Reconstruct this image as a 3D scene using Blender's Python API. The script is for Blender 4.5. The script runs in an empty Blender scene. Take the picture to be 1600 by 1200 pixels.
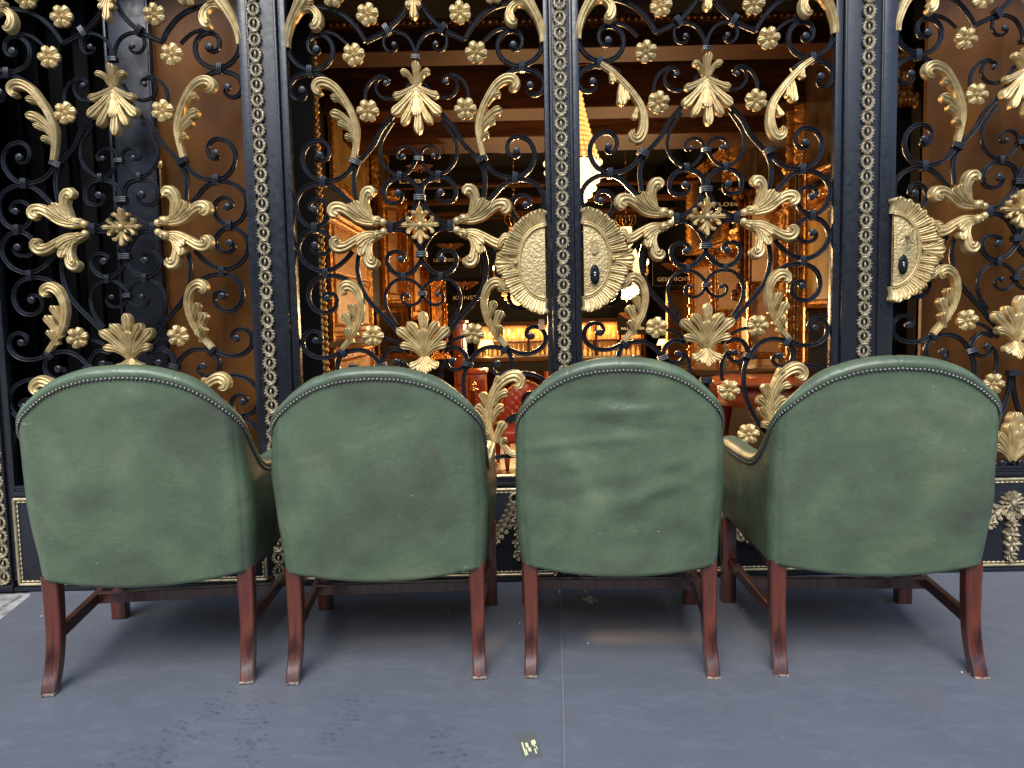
import bpy, bmesh, math, random
import numpy as np
from mathutils import Vector, Matrix, noise
R = math.radians
scene = bpy.context.scene
COL = scene.collection

# ------------------------------------------------------------------ camera, sky, sun, exposure
CAM_Z = 1.1369; FPX = 1202.46
def cam_axes(pitch, roll, yaw):
    cy, sy = math.cos(yaw), math.sin(yaw); cp, sp = math.cos(pitch), math.sin(pitch); cr, sr = math.cos(roll), math.sin(roll)
    Rz = np.array([[cy, -sy, 0], [sy, cy, 0], [0, 0, 1]]); Rx = np.array([[1, 0, 0], [0, cp, -sp], [0, sp, cp]])
    Ry = np.array([[cr, 0, sr], [0, 1, 0], [-sr, 0, cr]])
    return Rz @ Rx @ Ry
AX = cam_axes(R(-4.8067), R(1.1862), R(0.0796))
CAM = np.array([0.0, -3.3, CAM_Z])
cam_d = bpy.data.cameras.new('camera'); cam = bpy.data.objects.new('camera', cam_d); COL.objects.link(cam)
r_, f_, u_ = AX[:, 0], AX[:, 1], AX[:, 2]
cam.matrix_world = Matrix(((r_[0], u_[0], -f_[0], CAM[0]), (r_[1], u_[1], -f_[1], CAM[1]), (r_[2], u_[2], -f_[2], CAM[2]), (0, 0, 0, 1)))
cam_d.sensor_width = 36; cam_d.lens = FPX / 1600 * 36; cam_d.clip_start = 0.05; cam_d.clip_end = 500
scene.camera = cam
def ray(px, py): return AX @ np.array([(px - 800) / FPX, 1, (600 - py) / FPX])
def at(px, py, Y):            # point seen at a photo pixel on the plane y = Y
    d = ray(px, py); return CAM + d * ((Y - CAM[1]) / d[1])
def atx(px, py, X):           # the same on the plane x = X
    d = ray(px, py); return CAM + d * ((X - CAM[0]) / d[0])
def atf(px, py, z=0.0):       # the same on the floor
    d = ray(px, py); return CAM + d * ((z - CAM[2]) / d[2])

world = bpy.data.worlds.new('World'); scene.world = world; world.use_nodes = True
SUN_EL, SUN_AZ = 50, 190      # degrees; azimuth clockwise from +Y, so the sun stands behind the camera
wn = world.node_tree.nodes; wl = world.node_tree.links
sky = wn.new('ShaderNodeTexSky'); sky.sky_type = 'NISHITA'; sky.sun_disc = False
sky.sun_elevation = R(SUN_EL); sky.sun_rotation = R(SUN_AZ); sky.dust_density = 1.0; sky.air_density = 1.0
wn['Background'].inputs['Strength'].default_value = 0.13
wl.new(sky.outputs['Color'], wn['Background'].inputs['Color'])
sun_d = bpy.data.lights.new('sun', 'SUN'); sun_d.energy = 1.5; sun_d.angle = R(38); sun_d.color = (1.0, 0.96, 0.9)
sun = bpy.data.objects.new('sun', sun_d); COL.objects.link(sun)
sd = Vector((math.sin(R(SUN_AZ)) * math.cos(R(SUN_EL)), math.cos(R(SUN_AZ)) * math.cos(R(SUN_EL)), math.sin(R(SUN_EL))))
sun.rotation_euler = (-sd).to_track_quat('-Z', 'Y').to_euler()
vs = scene.view_settings; vs.view_transform = 'Standard'; vs.look = 'None'; vs.exposure = 1.35; vs.gamma = 1.0
scene.cycles.max_bounces = 8; scene.cycles.sample_clamp_indirect = 6.0

# ------------------------------------------------------------------ helpers
def tag(o, label=None, cat=None, group=None, kind=None):
    if label: o['label'] = label
    if cat: o['category'] = cat
    if group: o['group'] = group
    if kind: o['kind'] = kind
    return o
def empty(name, loc, rz=0.0):
    o = bpy.data.objects.new(name, None); COL.objects.link(o); o.location = loc; o.rotation_euler = (0, 0, rz); o.empty_display_size = 0.1
    return o
def link(name, me, parent=None, loc=None, rot=None):
    o = bpy.data.objects.new(name, me); COL.objects.link(o)
    if parent: o.parent = parent
    if loc is not None: o.location = loc
    if rot is not None: o.rotation_euler = rot
    return o
class MB:
    """collects vertices and faces for one mesh"""
    def __init__(s): s.v = []; s.f = []
    def add(s, v, f):
        n = len(s.v); s.v += [tuple(map(float, p)) for p in v]; s.f += [tuple(i + n for i in q) for q in f]
    def box(s, x0, x1, y0, y1, z0, z1):
        s.add([(x, y, z) for x in (x0, x1) for y in (y0, y1) for z in (z0, z1)],
              [(0, 1, 3, 2), (4, 6, 7, 5), (0, 4, 5, 1), (2, 3, 7, 6), (0, 2, 6, 4), (1, 5, 7, 3)])
    def grid(s, P, closed_u=False, closed_v=False, flip=False):
        P = np.asarray(P); n, m = P.shape[:2]; f = []
        for i in range(n if closed_u else n - 1):
            for j in range(m if closed_v else m - 1):
                q = (i * m + j, ((i + 1) % n) * m + j, ((i + 1) % n) * m + (j + 1) % m, i * m + (j + 1) % m)
                f.append(q[::-1] if flip else q)
        s.add(P.reshape(-1, 3), f)
    def lathe(s, prof, c=(0, 0, 0), n=20, axis='z'):
        a = np.linspace(0, 2 * np.pi, n, endpoint=False)
        P = np.array([[(r * math.cos(t), r * math.sin(t), z) for t in a] for r, z in prof])
        if axis == 'y': P = np.stack([P[..., 0], -P[..., 2], P[..., 1]], -1)
        P = P + np.array(c); s.grid(P, closed_v=True, flip=True)
        k = len(s.v) - len(prof) * n
        if prof[0][0] > 1e-5: s.f.append(tuple(range(k, k + n)))
        if prof[-1][0] > 1e-5: s.f.append(tuple(reversed(range(len(s.v) - n, len(s.v)))))
    def tube(s, pts, r, n=8, closed=False):
        pts = np.asarray(pts, float); N = len(pts); rr = np.broadcast_to(np.asarray(r, float), (N,))
        t = np.gradient(pts, axis=0) if not closed else np.roll(pts, -1, 0) - np.roll(pts, 1, 0)
        t /= np.linalg.norm(t, axis=1)[:, None] + 1e-12
        up = np.array([0.0, 1, 0]) if abs(t[0][1]) < .9 else np.array([1.0, 0, 0]); rows = []
        for i in range(N):
            a = np.cross(t[i], up); a /= np.linalg.norm(a) + 1e-12; b = np.cross(t[i], a); up = -b if np.dot(b, up) < 0 else b
            b = up; a = np.cross(b, t[i])
            rows.append([pts[i] + rr[i] * (math.cos(q) * a + math.sin(q) * b) for q in np.linspace(0, 2 * np.pi, n, endpoint=False)])
        s.grid(np.array(rows), closed_u=closed, closed_v=True)
        if not closed:
            k = len(s.v) - N * n; s.f.append(tuple(reversed(range(k, k + n)))); s.f.append(tuple(range(len(s.v) - n, len(s.v))))
    def ball(s, c, r, n=10, m=6, sq=(1, 1, 1)):
        prof = [(math.sin(t) * 1.0, -math.cos(t)) for t in np.linspace(0.001, np.pi - .001, m)]
        k = len(s.v); s.lathe(prof, n=n)
        for i in range(k, len(s.v)):
            p = s.v[i]; s.v[i] = (c[0] + p[0] * r * sq[0], c[1] + p[1] * r * sq[1], c[2] + p[2] * r * sq[2])
    def mirrored(s):
        o = MB(); o.v = [(-a, b, c) for a, b, c in s.v]; o.f = [q[::-1] for q in s.f]; return o
    def mesh(s, name, mat, smooth=True, sharp=None, bevel=0):
        me = bpy.data.meshes.new(name); me.from_pydata(s.v, [], s.f); me.update()
        if bevel or True:
            bm = bmesh.new(); bm.from_mesh(me)
            bmesh.ops.recalc_face_normals(bm, faces=bm.faces)
            if bevel:
                es = [e for e in bm.edges if len(e.link_faces) == 2 and e.calc_face_angle(0) > .6]
                bmesh.ops.bevel(bm, geom=es, offset=bevel, segments=2, affect='EDGES', profile=.5, clamp_overlap=True)
            bm.to_mesh(me); bm.free()
        if mat is not None: me.materials.append(mat)
        if smooth:
            me.polygons.foreach_set('use_smooth', [True] * len(me.polygons))
            if sharp: me.set_sharp_from_angle(angle=R(sharp))
        return me
    def build(s, name, mat, parent=None, loc=None, rot=None, **k):
        return link(name, s.mesh(name, mat, **k), parent, loc, rot)
def catmull(pts, step):
    """smooth curve through the points, resampled to even steps"""
    p = np.asarray(pts, float)
    if len(p) == 2: p = np.array([p[0], (p[0] + p[1]) / 2, p[1]])
    q = np.vstack([2 * p[0] - p[1], p, 2 * p[-1] - p[-2]]); out = []
    for i in range(1, len(q) - 2):
        a, b, c, d = q[i - 1], q[i], q[i + 1], q[i + 2]
        for t in np.linspace(0, 1, 12, endpoint=False):
            out.append(.5 * (2 * b + (c - a) * t + (2 * a - 5 * b + 4 * c - d) * t * t + (3 * b - a - 3 * c + d) * t ** 3))
    out.append(p[-1]); out = np.array(out)
    L = np.concatenate([[0], np.cumsum(np.linalg.norm(np.diff(out, axis=0), axis=1))])
    n = max(4, int(L[-1] / step) + 1); s = np.linspace(0, L[-1], n)
    return np.stack([np.interp(s, L, out[:, k]) for k in range(out.shape[1])], 1)

# ------------------------------------------------------------------ materials
def mat(name, base, rough=.5, metal=0.0, spec=.5, noise_amt=0.0, noise_scale=20.0, col2=None, bump=0.0, bump_scale=80.0, coat=0.0, emit=None, emit_s=0.0, rough_var=0.0):
    m = bpy.data.materials.new(name); m.use_nodes = True; nt = m.node_tree; b = nt.nodes['Principled BSDF']
    b.inputs['Base Color'].default_value = (*base, 1); b.inputs['Roughness'].default_value = rough; b.inputs['Metallic'].default_value = metal
    b.inputs['Specular IOR Level'].default_value = spec; b.inputs['Coat Weight'].default_value = coat; b.inputs['Coat Roughness'].default_value = .15
    if emit: b.inputs['Emission Color'].default_value = (*emit, 1); b.inputs['Emission Strength'].default_value = emit_s
    tc = nt.nodes.new('ShaderNodeTexCoord')
    def nz(scale, detail=5, dist=0.0):
        n = nt.nodes.new('ShaderNodeTexNoise'); n.inputs['Scale'].default_value = scale; n.inputs['Detail'].default_value = detail; n.inputs['Distortion'].default_value = dist
        nt.links.new(tc.outputs['Object'], n.inputs['Vector']); return n
    if noise_amt:
        n = nz(noise_scale); rp = nt.nodes.new('ShaderNodeValToRGB'); nt.links.new(n.outputs['Fac'], rp.inputs['Fac'])
        c2 = col2 or tuple(c * (1 - noise_amt) for c in base)
        rp.color_ramp.elements[0].position = .35; rp.color_ramp.elements[1].position = .68
        rp.color_ramp.elements[0].color = (*c2, 1); rp.color_ramp.elements[1].color = (*base, 1)
        nt.links.new(rp.outputs['Color'], b.inputs['Base Color'])
    if rough_var:
        n = nz(noise_scale * 1.7); mr = nt.nodes.new('ShaderNodeMapRange'); nt.links.new(n.outputs['Fac'], mr.inputs['Value'])
        mr.inputs['From Min'].default_value = .3; mr.inputs['From Max'].default_value = .7
        mr.inputs['To Min'].default_value = rough - rough_var; mr.inputs['To Max'].default_value = rough + rough_var
        nt.links.new(mr.outputs['Result'], b.inputs['Roughness'])
    if bump:
        n = nz(bump_scale, 6); bp = nt.nodes.new('ShaderNodeBump'); bp.inputs['Strength'].default_value = bump; bp.inputs['Distance'].default_value = .01
        nt.links.new(n.outputs['Fac'], bp.inputs['Height']); nt.links.new(bp.outputs['Normal'], b.inputs['Normal'])
    return m
M = {}
M['iron'] = mat('black_iron_paint', (.0115, .0132, .0175), .27, spec=.5, bump=.05, bump_scale=60, rough_var=.08)
M['post'] = mat('black_post_paint', (.0105, .0125, .0175), .36, spec=.42, bump=.06, bump_scale=25, rough_var=.1)
M['gold'] = mat('gold_paint', (.67, .52, .26), .37, metal=.45, noise_amt=.35, noise_scale=30, col2=(.43, .30, .115), bump=.12, bump_scale=120)
def vary(m, lo, hi):
    '''each piece of gilding has its own tone'''
    nt = m.node_tree; b = nt.nodes['Principled BSDF']; src = b.inputs['Base Color'].links[0].from_socket
    oi = nt.nodes.new('ShaderNodeObjectInfo'); mr = nt.nodes.new('ShaderNodeMapRange'); mr.inputs['To Min'].default_value = lo; mr.inputs['To Max'].default_value = hi
    nt.links.new(oi.outputs['Random'], mr.inputs['Value']); hs = nt.nodes.new('ShaderNodeHueSaturation'); nt.links.new(mr.outputs['Result'], hs.inputs['Value']); nt.links.new(src, hs.inputs['Color']); nt.links.new(hs.outputs['Color'], b.inputs['Base Color'])
vary(M['gold'], .78, 1.10)
M['hammered'] = mat('hammered_gold', (.58, .44, .21), .40, metal=.45, noise_amt=.2, noise_scale=60, bump=.9, bump_scale=95)
M['wreath'] = mat('tarnished_gold', (.46, .39, .26), .40, metal=.5, noise_amt=.5, noise_scale=60, col2=(.22, .18, .11), bump=.3, bump_scale=300)
M['moulding'] = mat('aged_brass_moulding', (.56, .47, .28), .4, metal=.65, noise_amt=.4, noise_scale=30, bump=.1)
def leather_mat(name, seed):
    m = bpy.data.materials.new(name); m.use_nodes = True; nt = m.node_tree; N = nt.nodes; L = nt.links; b = N['Principled BSDF']
    tc = N.new('ShaderNodeTexCoord'); mp = N.new('ShaderNodeMapping'); mp.inputs['Location'].default_value = (seed * 3.1, seed * 1.7, seed); L.new(tc.outputs['Object'], mp.inputs['Vector'])
    def nz(s, d=4, dist=0.0, vec=mp):
        n = N.new('ShaderNodeTexNoise'); n.inputs['Scale'].default_value = s; n.inputs['Detail'].default_value = d; n.inputs['Distortion'].default_value = dist; L.new(vec.outputs['Vector'], n.inputs['Vector']); return n
    def ramp(n, stops, out='Fac'):
        r = N.new('ShaderNodeValToRGB'); L.new(n.outputs[out], r.inputs['Fac']); e = r.color_ramp.elements
        while len(e) < len(stops): e.new(.5)
        for q, (p, c) in zip(e, stops): q.position = p; q.color = (*c, 1)
        return r
    a = ramp(nz(3.4, 5, .8), [(.26, (.078, .086, .060)), (.40, (.084, .110, .068)), (.56, (.096, .142, .082)), (.78, (.155, .180, .098))])
    c = ramp(nz(7.0, 6, .3), [(.30, (.74, .75, .73)), (.72, (1.12, 1.12, 1.10))])
    mx = N.new('ShaderNodeMix'); mx.data_type = 'RGBA'; mx.blend_type = 'MULTIPLY'; mx.inputs[0].default_value = .8
    L.new(a.outputs['Color'], mx.inputs[6]); L.new(c.outputs['Color'], mx.inputs[7])
    gr = ramp(nz(95.0, 6, .4), [(.30, (.80, .80, .80)), (.70, (1.16, 1.16, 1.16))])
    mg = N.new('ShaderNodeMix'); mg.data_type = 'RGBA'; mg.blend_type = 'MULTIPLY'; mg.inputs[0].default_value = .45; L.new(mx.outputs[2], mg.inputs[6]); L.new(gr.outputs['Color'], mg.inputs[7]); mx = mg
    # pale scuffs
    mp2 = N.new('ShaderNodeMapping'); mp2.inputs['Scale'].default_value = (3, 3, 9); mp2.inputs['Rotation'].default_value = (0, .3 * seed, 0); L.new(mp.outputs['Vector'], mp2.inputs['Vector'])
    sc = ramp(nz(6.0, 3, 0, mp2), [(.735, (0, 0, 0)), (.765, (1, 1, 1))])
    mx2 = N.new('ShaderNodeMix'); mx2.data_type = 'RGBA'; mx2.inputs[7].default_value = (.22, .28, .19, 1); L.new(sc.outputs['Color'], mx2.inputs[0]); L.new(mx.outputs[2], mx2.inputs[6])
    L.new(mx2.outputs[2], b.inputs['Base Color'])
    rr = N.new('ShaderNodeMapRange'); L.new(nz(9, 5).outputs['Fac'], rr.inputs['Value']); rr.inputs['To Min'].default_value = .24; rr.inputs['To Max'].default_value = .50; L.new(rr.outputs['Result'], b.inputs['Roughness'])
    b.inputs['Specular IOR Level'].default_value = .6
    v = N.new('ShaderNodeTexVoronoi'); v.inputs['Scale'].default_value = 260; L.new(mp.outputs['Vector'], v.inputs['Vector'])
    b1 = N.new('ShaderNodeBump'); b1.inputs['Strength'].default_value = .22; b1.inputs['Distance'].default_value = .002; L.new(v.outputs['Distance'], b1.inputs['Height'])
    b2 = N.new('ShaderNodeBump'); b2.inputs['Strength'].default_value = .25; b2.inputs['Distance'].default_value = .02; L.new(nz(11, 4, .5).outputs['Fac'], b2.inputs['Height']); L.new(b1.outputs['Normal'], b2.inputs['Normal'])
    L.new(b2.outputs['Normal'], b.inputs['Normal'])
    return m
M['nail'] = mat('antique_brass_nail', (.20, .19, .165), .30, metal=.85, noise_amt=.3, noise_scale=90)
def wood_mat(name, c1, c2, rough=.35, scale=(30, 30, 2.2), coat=.2):
    m = bpy.data.materials.new(name); m.use_nodes = True; nt = m.node_tree; N = nt.nodes; L = nt.links; b = N['Principled BSDF']
    tc = N.new('ShaderNodeTexCoord'); mp = N.new('ShaderNodeMapping'); mp.inputs['Scale'].default_value = scale; L.new(tc.outputs['Object'], mp.inputs['Vector'])
    n = N.new('ShaderNodeTexNoise'); n.inputs['Scale'].default_value = 1.6; n.inputs['Detail'].default_value = 6; n.inputs['Distortion'].default_value = .8; L.new(mp.outputs['Vector'], n.inputs['Vector'])
    r = N.new('ShaderNodeValToRGB'); r.color_ramp.elements[0].position = .34; r.color_ramp.elements[1].position = .68; r.color_ramp.elements[0].color = (*c1, 1); r.color_ramp.elements[1].color = (*c2, 1)
    L.new(n.outputs['Fac'], r.inputs['Fac']); L.new(r.outputs['Color'], b.inputs['Base Color'])
    b.inputs['Roughness'].default_value = rough; b.inputs['Coat Weight'].default_value = coat; b.inputs['Coat Roughness'].default_value = .2
    bp = N.new('ShaderNodeBump'); bp.inputs['Strength'].default_value = .08; bp.inputs['Distance'].default_value = .01; L.new(n.outputs['Fac'], bp.inputs['Height']); L.new(bp.outputs['Normal'], b.inputs['Normal'])
    return m
M['mahogany'] = wood_mat('mahogany', (.022, .006, .0045), (.115, .022, .010), .28, coat=.5)
M['worn_tip'] = mat('worn_leg_tip', (.42, .34, .26), .6, noise_amt=.6, noise_scale=70, col2=(.03, .015, .012))
M['dustcover'] = mat('black_dust_cover', (.006, .006, .006), .9)
D_S = [('m',1,[(530.6,2289.7),(520.0,2254.1),(499.3,2225.4),(470.9,2205.8),(439.5,2197.1),(402.8,2199.7),(367.8,2217.9),(347.2,2245.9),(342.0,2278.8),(350.6,2307.3),(370.6,2328.8),(397.0,2337.9),(424.0,2332.3),(440.4,2313.8),(443.8,2290.3),(436.5,2268.9),(417.4,2259.1),(399.1,2264.9),(394.7,2277.5),(406.9,2276.4)]),('t',0,[(439.2,2318.5),(421.3,2337.9),(391.7,2349.5),(357.7,2346.5),(324.2,2332.6),(281.8,2296.4)]),('m',1,[(356.2,2144.2),(389.4,2168.6),(413.4,2179.5),(441.1,2183.0),(477.0,2177.5),(506.9,2163.9),(525.1,2140.5),(528.8,2112.1),(517.6,2088.1),(496.1,2075.7),(471.4,2080.0),(459.4,2098.8),(472.5,2113.3)]),('m',0,[(406.9,2449.2),(368.4,2442.8),(330.0,2431.2),(292.0,2411.7),(259.1,2382.9),(231.2,2349.5),(212.8,2318.6),(206.0,2306.6)]),('m',0,[(206.0,2306.6),(173.8,2320.1),(139.2,2335.9),(114.3,2354.1),(84.3,2377.0),(54.1,2409.2),(33.7,2441.5),(20.4,2478.6)]),('t',1,[(2.1,2238.8),(5.2,2267.2),(15.0,2295.7),(32.6,2321.9),(56.5,2337.9),(85.4,2345.6),(112.3,2341.4),(127.4,2326.2),(131.5,2307.5),(128.8,2286.2),(114.8,2267.1),(93.0,2262.8),(76.6,2274.3),(76.0,2289.8),(86.3,2288.6)]),('t',1,[(32.6,2138.6),(48.9,2109.7),(70.2,2087.9),(99.2,2074.4),(128.6,2074.8),(153.4,2086.2),(168.7,2109.7),(169.4,2133.4),(157.7,2152.6),(138.3,2160.2),(118.6,2153.4),(113.2,2136.9),(126.4,2134.3)]),('t',0,[(113.5,2146.4),(131.0,2162.7),(153.2,2167.0),(179.7,2154.6),(198.7,2135.2),(212.7,2106.4),(216.5,2063.4)]),('m',0,[(45.4,2076.5),(69.1,2047.4),(107.0,2001.2),(152.2,1950.0),(182.7,1894.7),(220.9,1850.6),(249.7,1819.6),(263.9,1792.8),(274.4,1758.7),(276.0,1719.9),(269.7,1661.7)]),('m',1,[(257.5,1833.9),(278.9,1801.2),(302.9,1772.6),(337.0,1751.6),(376.3,1742.0),(405.9,1741.4),(440.7,1752.8),(468.3,1778.9),(485.3,1817.2),(483.5,1855.8),(464.5,1889.9),(433.8,1906.4),(404.3,1907.0),(380.8,1889.2),(372.9,1862.9),(381.7,1836.2),(402.6,1823.7),(421.5,1833.0),(410.5,1846.7)]),('t',1,[(101.5,1981.3),(129.8,1940.0),(153.3,1901.1),(162.1,1862.4),(158.8,1828.7),(140.6,1795.3),(112.8,1770.2),(85.4,1762.6),(51.0,1768.1),(27.1,1792.8),(10.7,1822.1),(10.0,1846.3),(22.0,1867.7),(49.3,1876.8),(76.1,1866.6),(89.2,1844.6),(82.3,1826.4),(63.8,1834.6)]),('m',1,[(129.1,1552.3),(109.3,1555.1),(79.8,1566.5),(50.7,1589.1),(26.8,1617.9),(12.8,1647.5),(7.6,1671.9),(9.3,1696.2),(20.0,1722.7),(45.3,1741.6),(81.1,1748.1),(114.5,1742.6),(141.1,1721.2),(151.6,1688.4),(144.3,1656.9),(116.7,1644.4),(87.1,1648.4),(72.8,1667.2),(78.3,1687.5),(89.1,1683.9)]),('m',1,[(128.6,1535.2),(108.7,1535.6),(73.9,1531.4),(43.4,1509.9),(22.7,1480.9),(6.9,1451.7),(1.2,1427.2),(0.5,1407.1),(19.6,1379.5),(43.9,1355.3),(79.5,1343.7),(113.6,1351.4),(139.3,1377.1),(147.6,1409.0),(135.8,1433.9),(108.7,1443.3),(81.1,1436.0),(69.6,1418.0),(86.3,1409.3)]),('t',1,[(112.6,1131.6),(133.4,1161.1),(151.9,1195.7),(160.5,1235.3),(156.4,1270.2),(137.3,1302.9),(112.8,1321.7),(79.0,1327.9),(47.9,1322.1),(19.8,1302.8),(1.6,1278.4),(1.0,1258.5),(12.8,1235.9),(34.8,1218.0),(62.3,1215.9),(82.7,1227.0),(89.8,1249.2),(78.7,1264.4),(63.5,1258.7)]),('m',0,[(262.9,1441.1),(272.0,1401.5),(273.5,1361.9),(264.9,1312.6),(246.2,1263.4),(215.1,1219.3),(179.1,1180.1),(142.9,1140.9),(116.9,1106.4),(91.0,1076.9),(65.0,1047.3)]),('m',1,[(292.0,1648.9),(320.5,1678.7),(349.0,1708.4),(382.8,1728.6),(412.3,1734.0),(452.0,1730.0),(492.5,1709.0),(517.1,1677.9),(524.0,1643.9),(516.8,1604.7),(493.5,1570.0),(459.5,1553.1),(424.6,1557.3),(396.2,1582.7),(385.9,1616.7),(394.6,1647.6),(420.1,1665.2),(447.4,1663.3),(464.1,1642.7),(461.4,1625.5),(444.1,1625.2)]),('m',1,[(292.2,1447.6),(326.0,1411.3),(361.9,1384.9),(397.4,1370.8),(437.4,1369.2),(481.4,1389.9),(512.3,1425.0),(523.1,1462.2),(515.8,1492.0),(490.5,1525.8),(447.6,1542.1),(410.8,1529.1),(388.1,1501.7),(384.9,1469.6),(401.9,1444.4),(434.5,1438.7),(459.9,1449.0),(465.5,1471.3),(447.9,1475.9)]),('m',1,[(271.6,1264.1),(299.8,1311.9),(333.9,1334.9),(368.5,1345.5),(408.4,1346.3),(443.7,1337.1),(472.2,1313.0),(486.2,1278.5),(485.1,1243.7),(469.0,1211.0),(439.7,1192.9),(404.6,1193.2),(376.3,1211.5),(366.1,1241.2),(374.2,1265.3),(396.3,1273.2),(416.7,1265.6),(416.3,1249.7),(404.7,1253.0)]),('m',1,[(343.6,1023.1),(366.4,1017.5),(402.3,1002.6),(442.7,998.4),(482.6,1009.3),(511.7,1034.1),(520.5,1064.4),(513.3,1090.9),(490.8,1110.5),(463.1,1112.4),(442.1,1099.4),(437.9,1077.8),(452.6,1064.0),(459.7,1073.2)]),('m',0,[(352.4,1018.8),(299.5,1030.0),(259.3,1025.8),(224.3,1006.4),(199.3,979.2),(181.9,946.9),(169.4,916.9),(164.5,881.6),(164.8,825.9),(175.1,774.9),(195.7,723.5),(226.4,666.7),(262.2,619.9),(287.7,598.9)]),('m',1,[(349.8,1026.4),(362.5,1003.5),(374.5,968.1),(365.7,933.0),(335.7,914.4),(305.5,915.1),(286.1,937.2),(290.0,957.2),(310.1,958.3)]),('m',1,[(330.8,872.3),(361.9,897.0),(399.4,911.4),(436.2,913.8),(477.0,903.8),(512.6,880.0),(536.0,842.7),(537.5,805.7),(521.0,769.0),(492.2,746.5),(457.5,742.5),(428.2,757.0),(418.2,785.0),(421.8,810.4),(438.7,826.2),(464.1,828.9),(484.3,818.4),(485.9,804.5),(470.9,800.1)]),('m',0,[(356.3,702.8),(384.8,718.5),(408.2,725.9),(440.7,729.0),(472.6,722.7),(503.8,699.8),(525.5,671.4),(537.7,638.6),(543.3,610.5),(539.4,577.8)]),('m',1,[(88.5,1019.2),(113.6,1028.8),(138.7,1030.8),(161.4,1017.7),(176.6,994.8),(181.8,967.0),(164.2,947.2),(141.6,936.6),(119.0,937.1),(99.8,953.6),(98.7,971.3),(119.8,975.9)]),('t',0,[(89.0,842.6),(71.3,863.3),(67.6,919.0),(76.1,954.1),(93.7,973.9),(108.7,978.6)]),('t',0,[(181.5,1080.0),(136.0,1068.4),(105.3,1049.0),(64.0,1012.1)]),('m',0,[(7.6,863.6),(5.9,830.2),(13.7,771.9),(32.5,704.9),(57.8,645.9),(93.1,586.6),(136.5,535.3)]),('m',1,[(4.2,466.6),(19.4,432.3),(44.6,427.6),(60.7,444.1),(57.3,469.5),(39.0,469.9)]),('t',1,[(296.4,685.6),(335.6,704.3),(365.1,728.1),(399.2,739.5),(433.0,736.4),(452.0,716.5),(451.5,692.1),(432.1,687.6)]),('m',0,[(293.4,548.4),(317.8,555.3),(361.6,556.8),(400.5,561.0),(434.9,579.9)])]
D_C = [((440.8,2190.1),0,1),((115.4,2350.4),37,1),((264.5,1819.3),-20,1.1),((81.3,1756.4),0,0.8),((403.4,1739.1),0,1),((127.9,1545.0),0,1.1),((79.2,1335.3),0,0.8),((447.3,1548.5),0,1),((407.9,1357.2),0,1),((346.2,1020.6),45,1),((184.3,959.4),-70,1),((456.1,734.2),0,0.9)]
D_AX = [(2237.7,0.8),(1826.2,0.8),(1665.7,1.1),(1429.3,1.1),(1264.6,0.8),(859.5,1.1),(479.3,0.9)]
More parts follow.
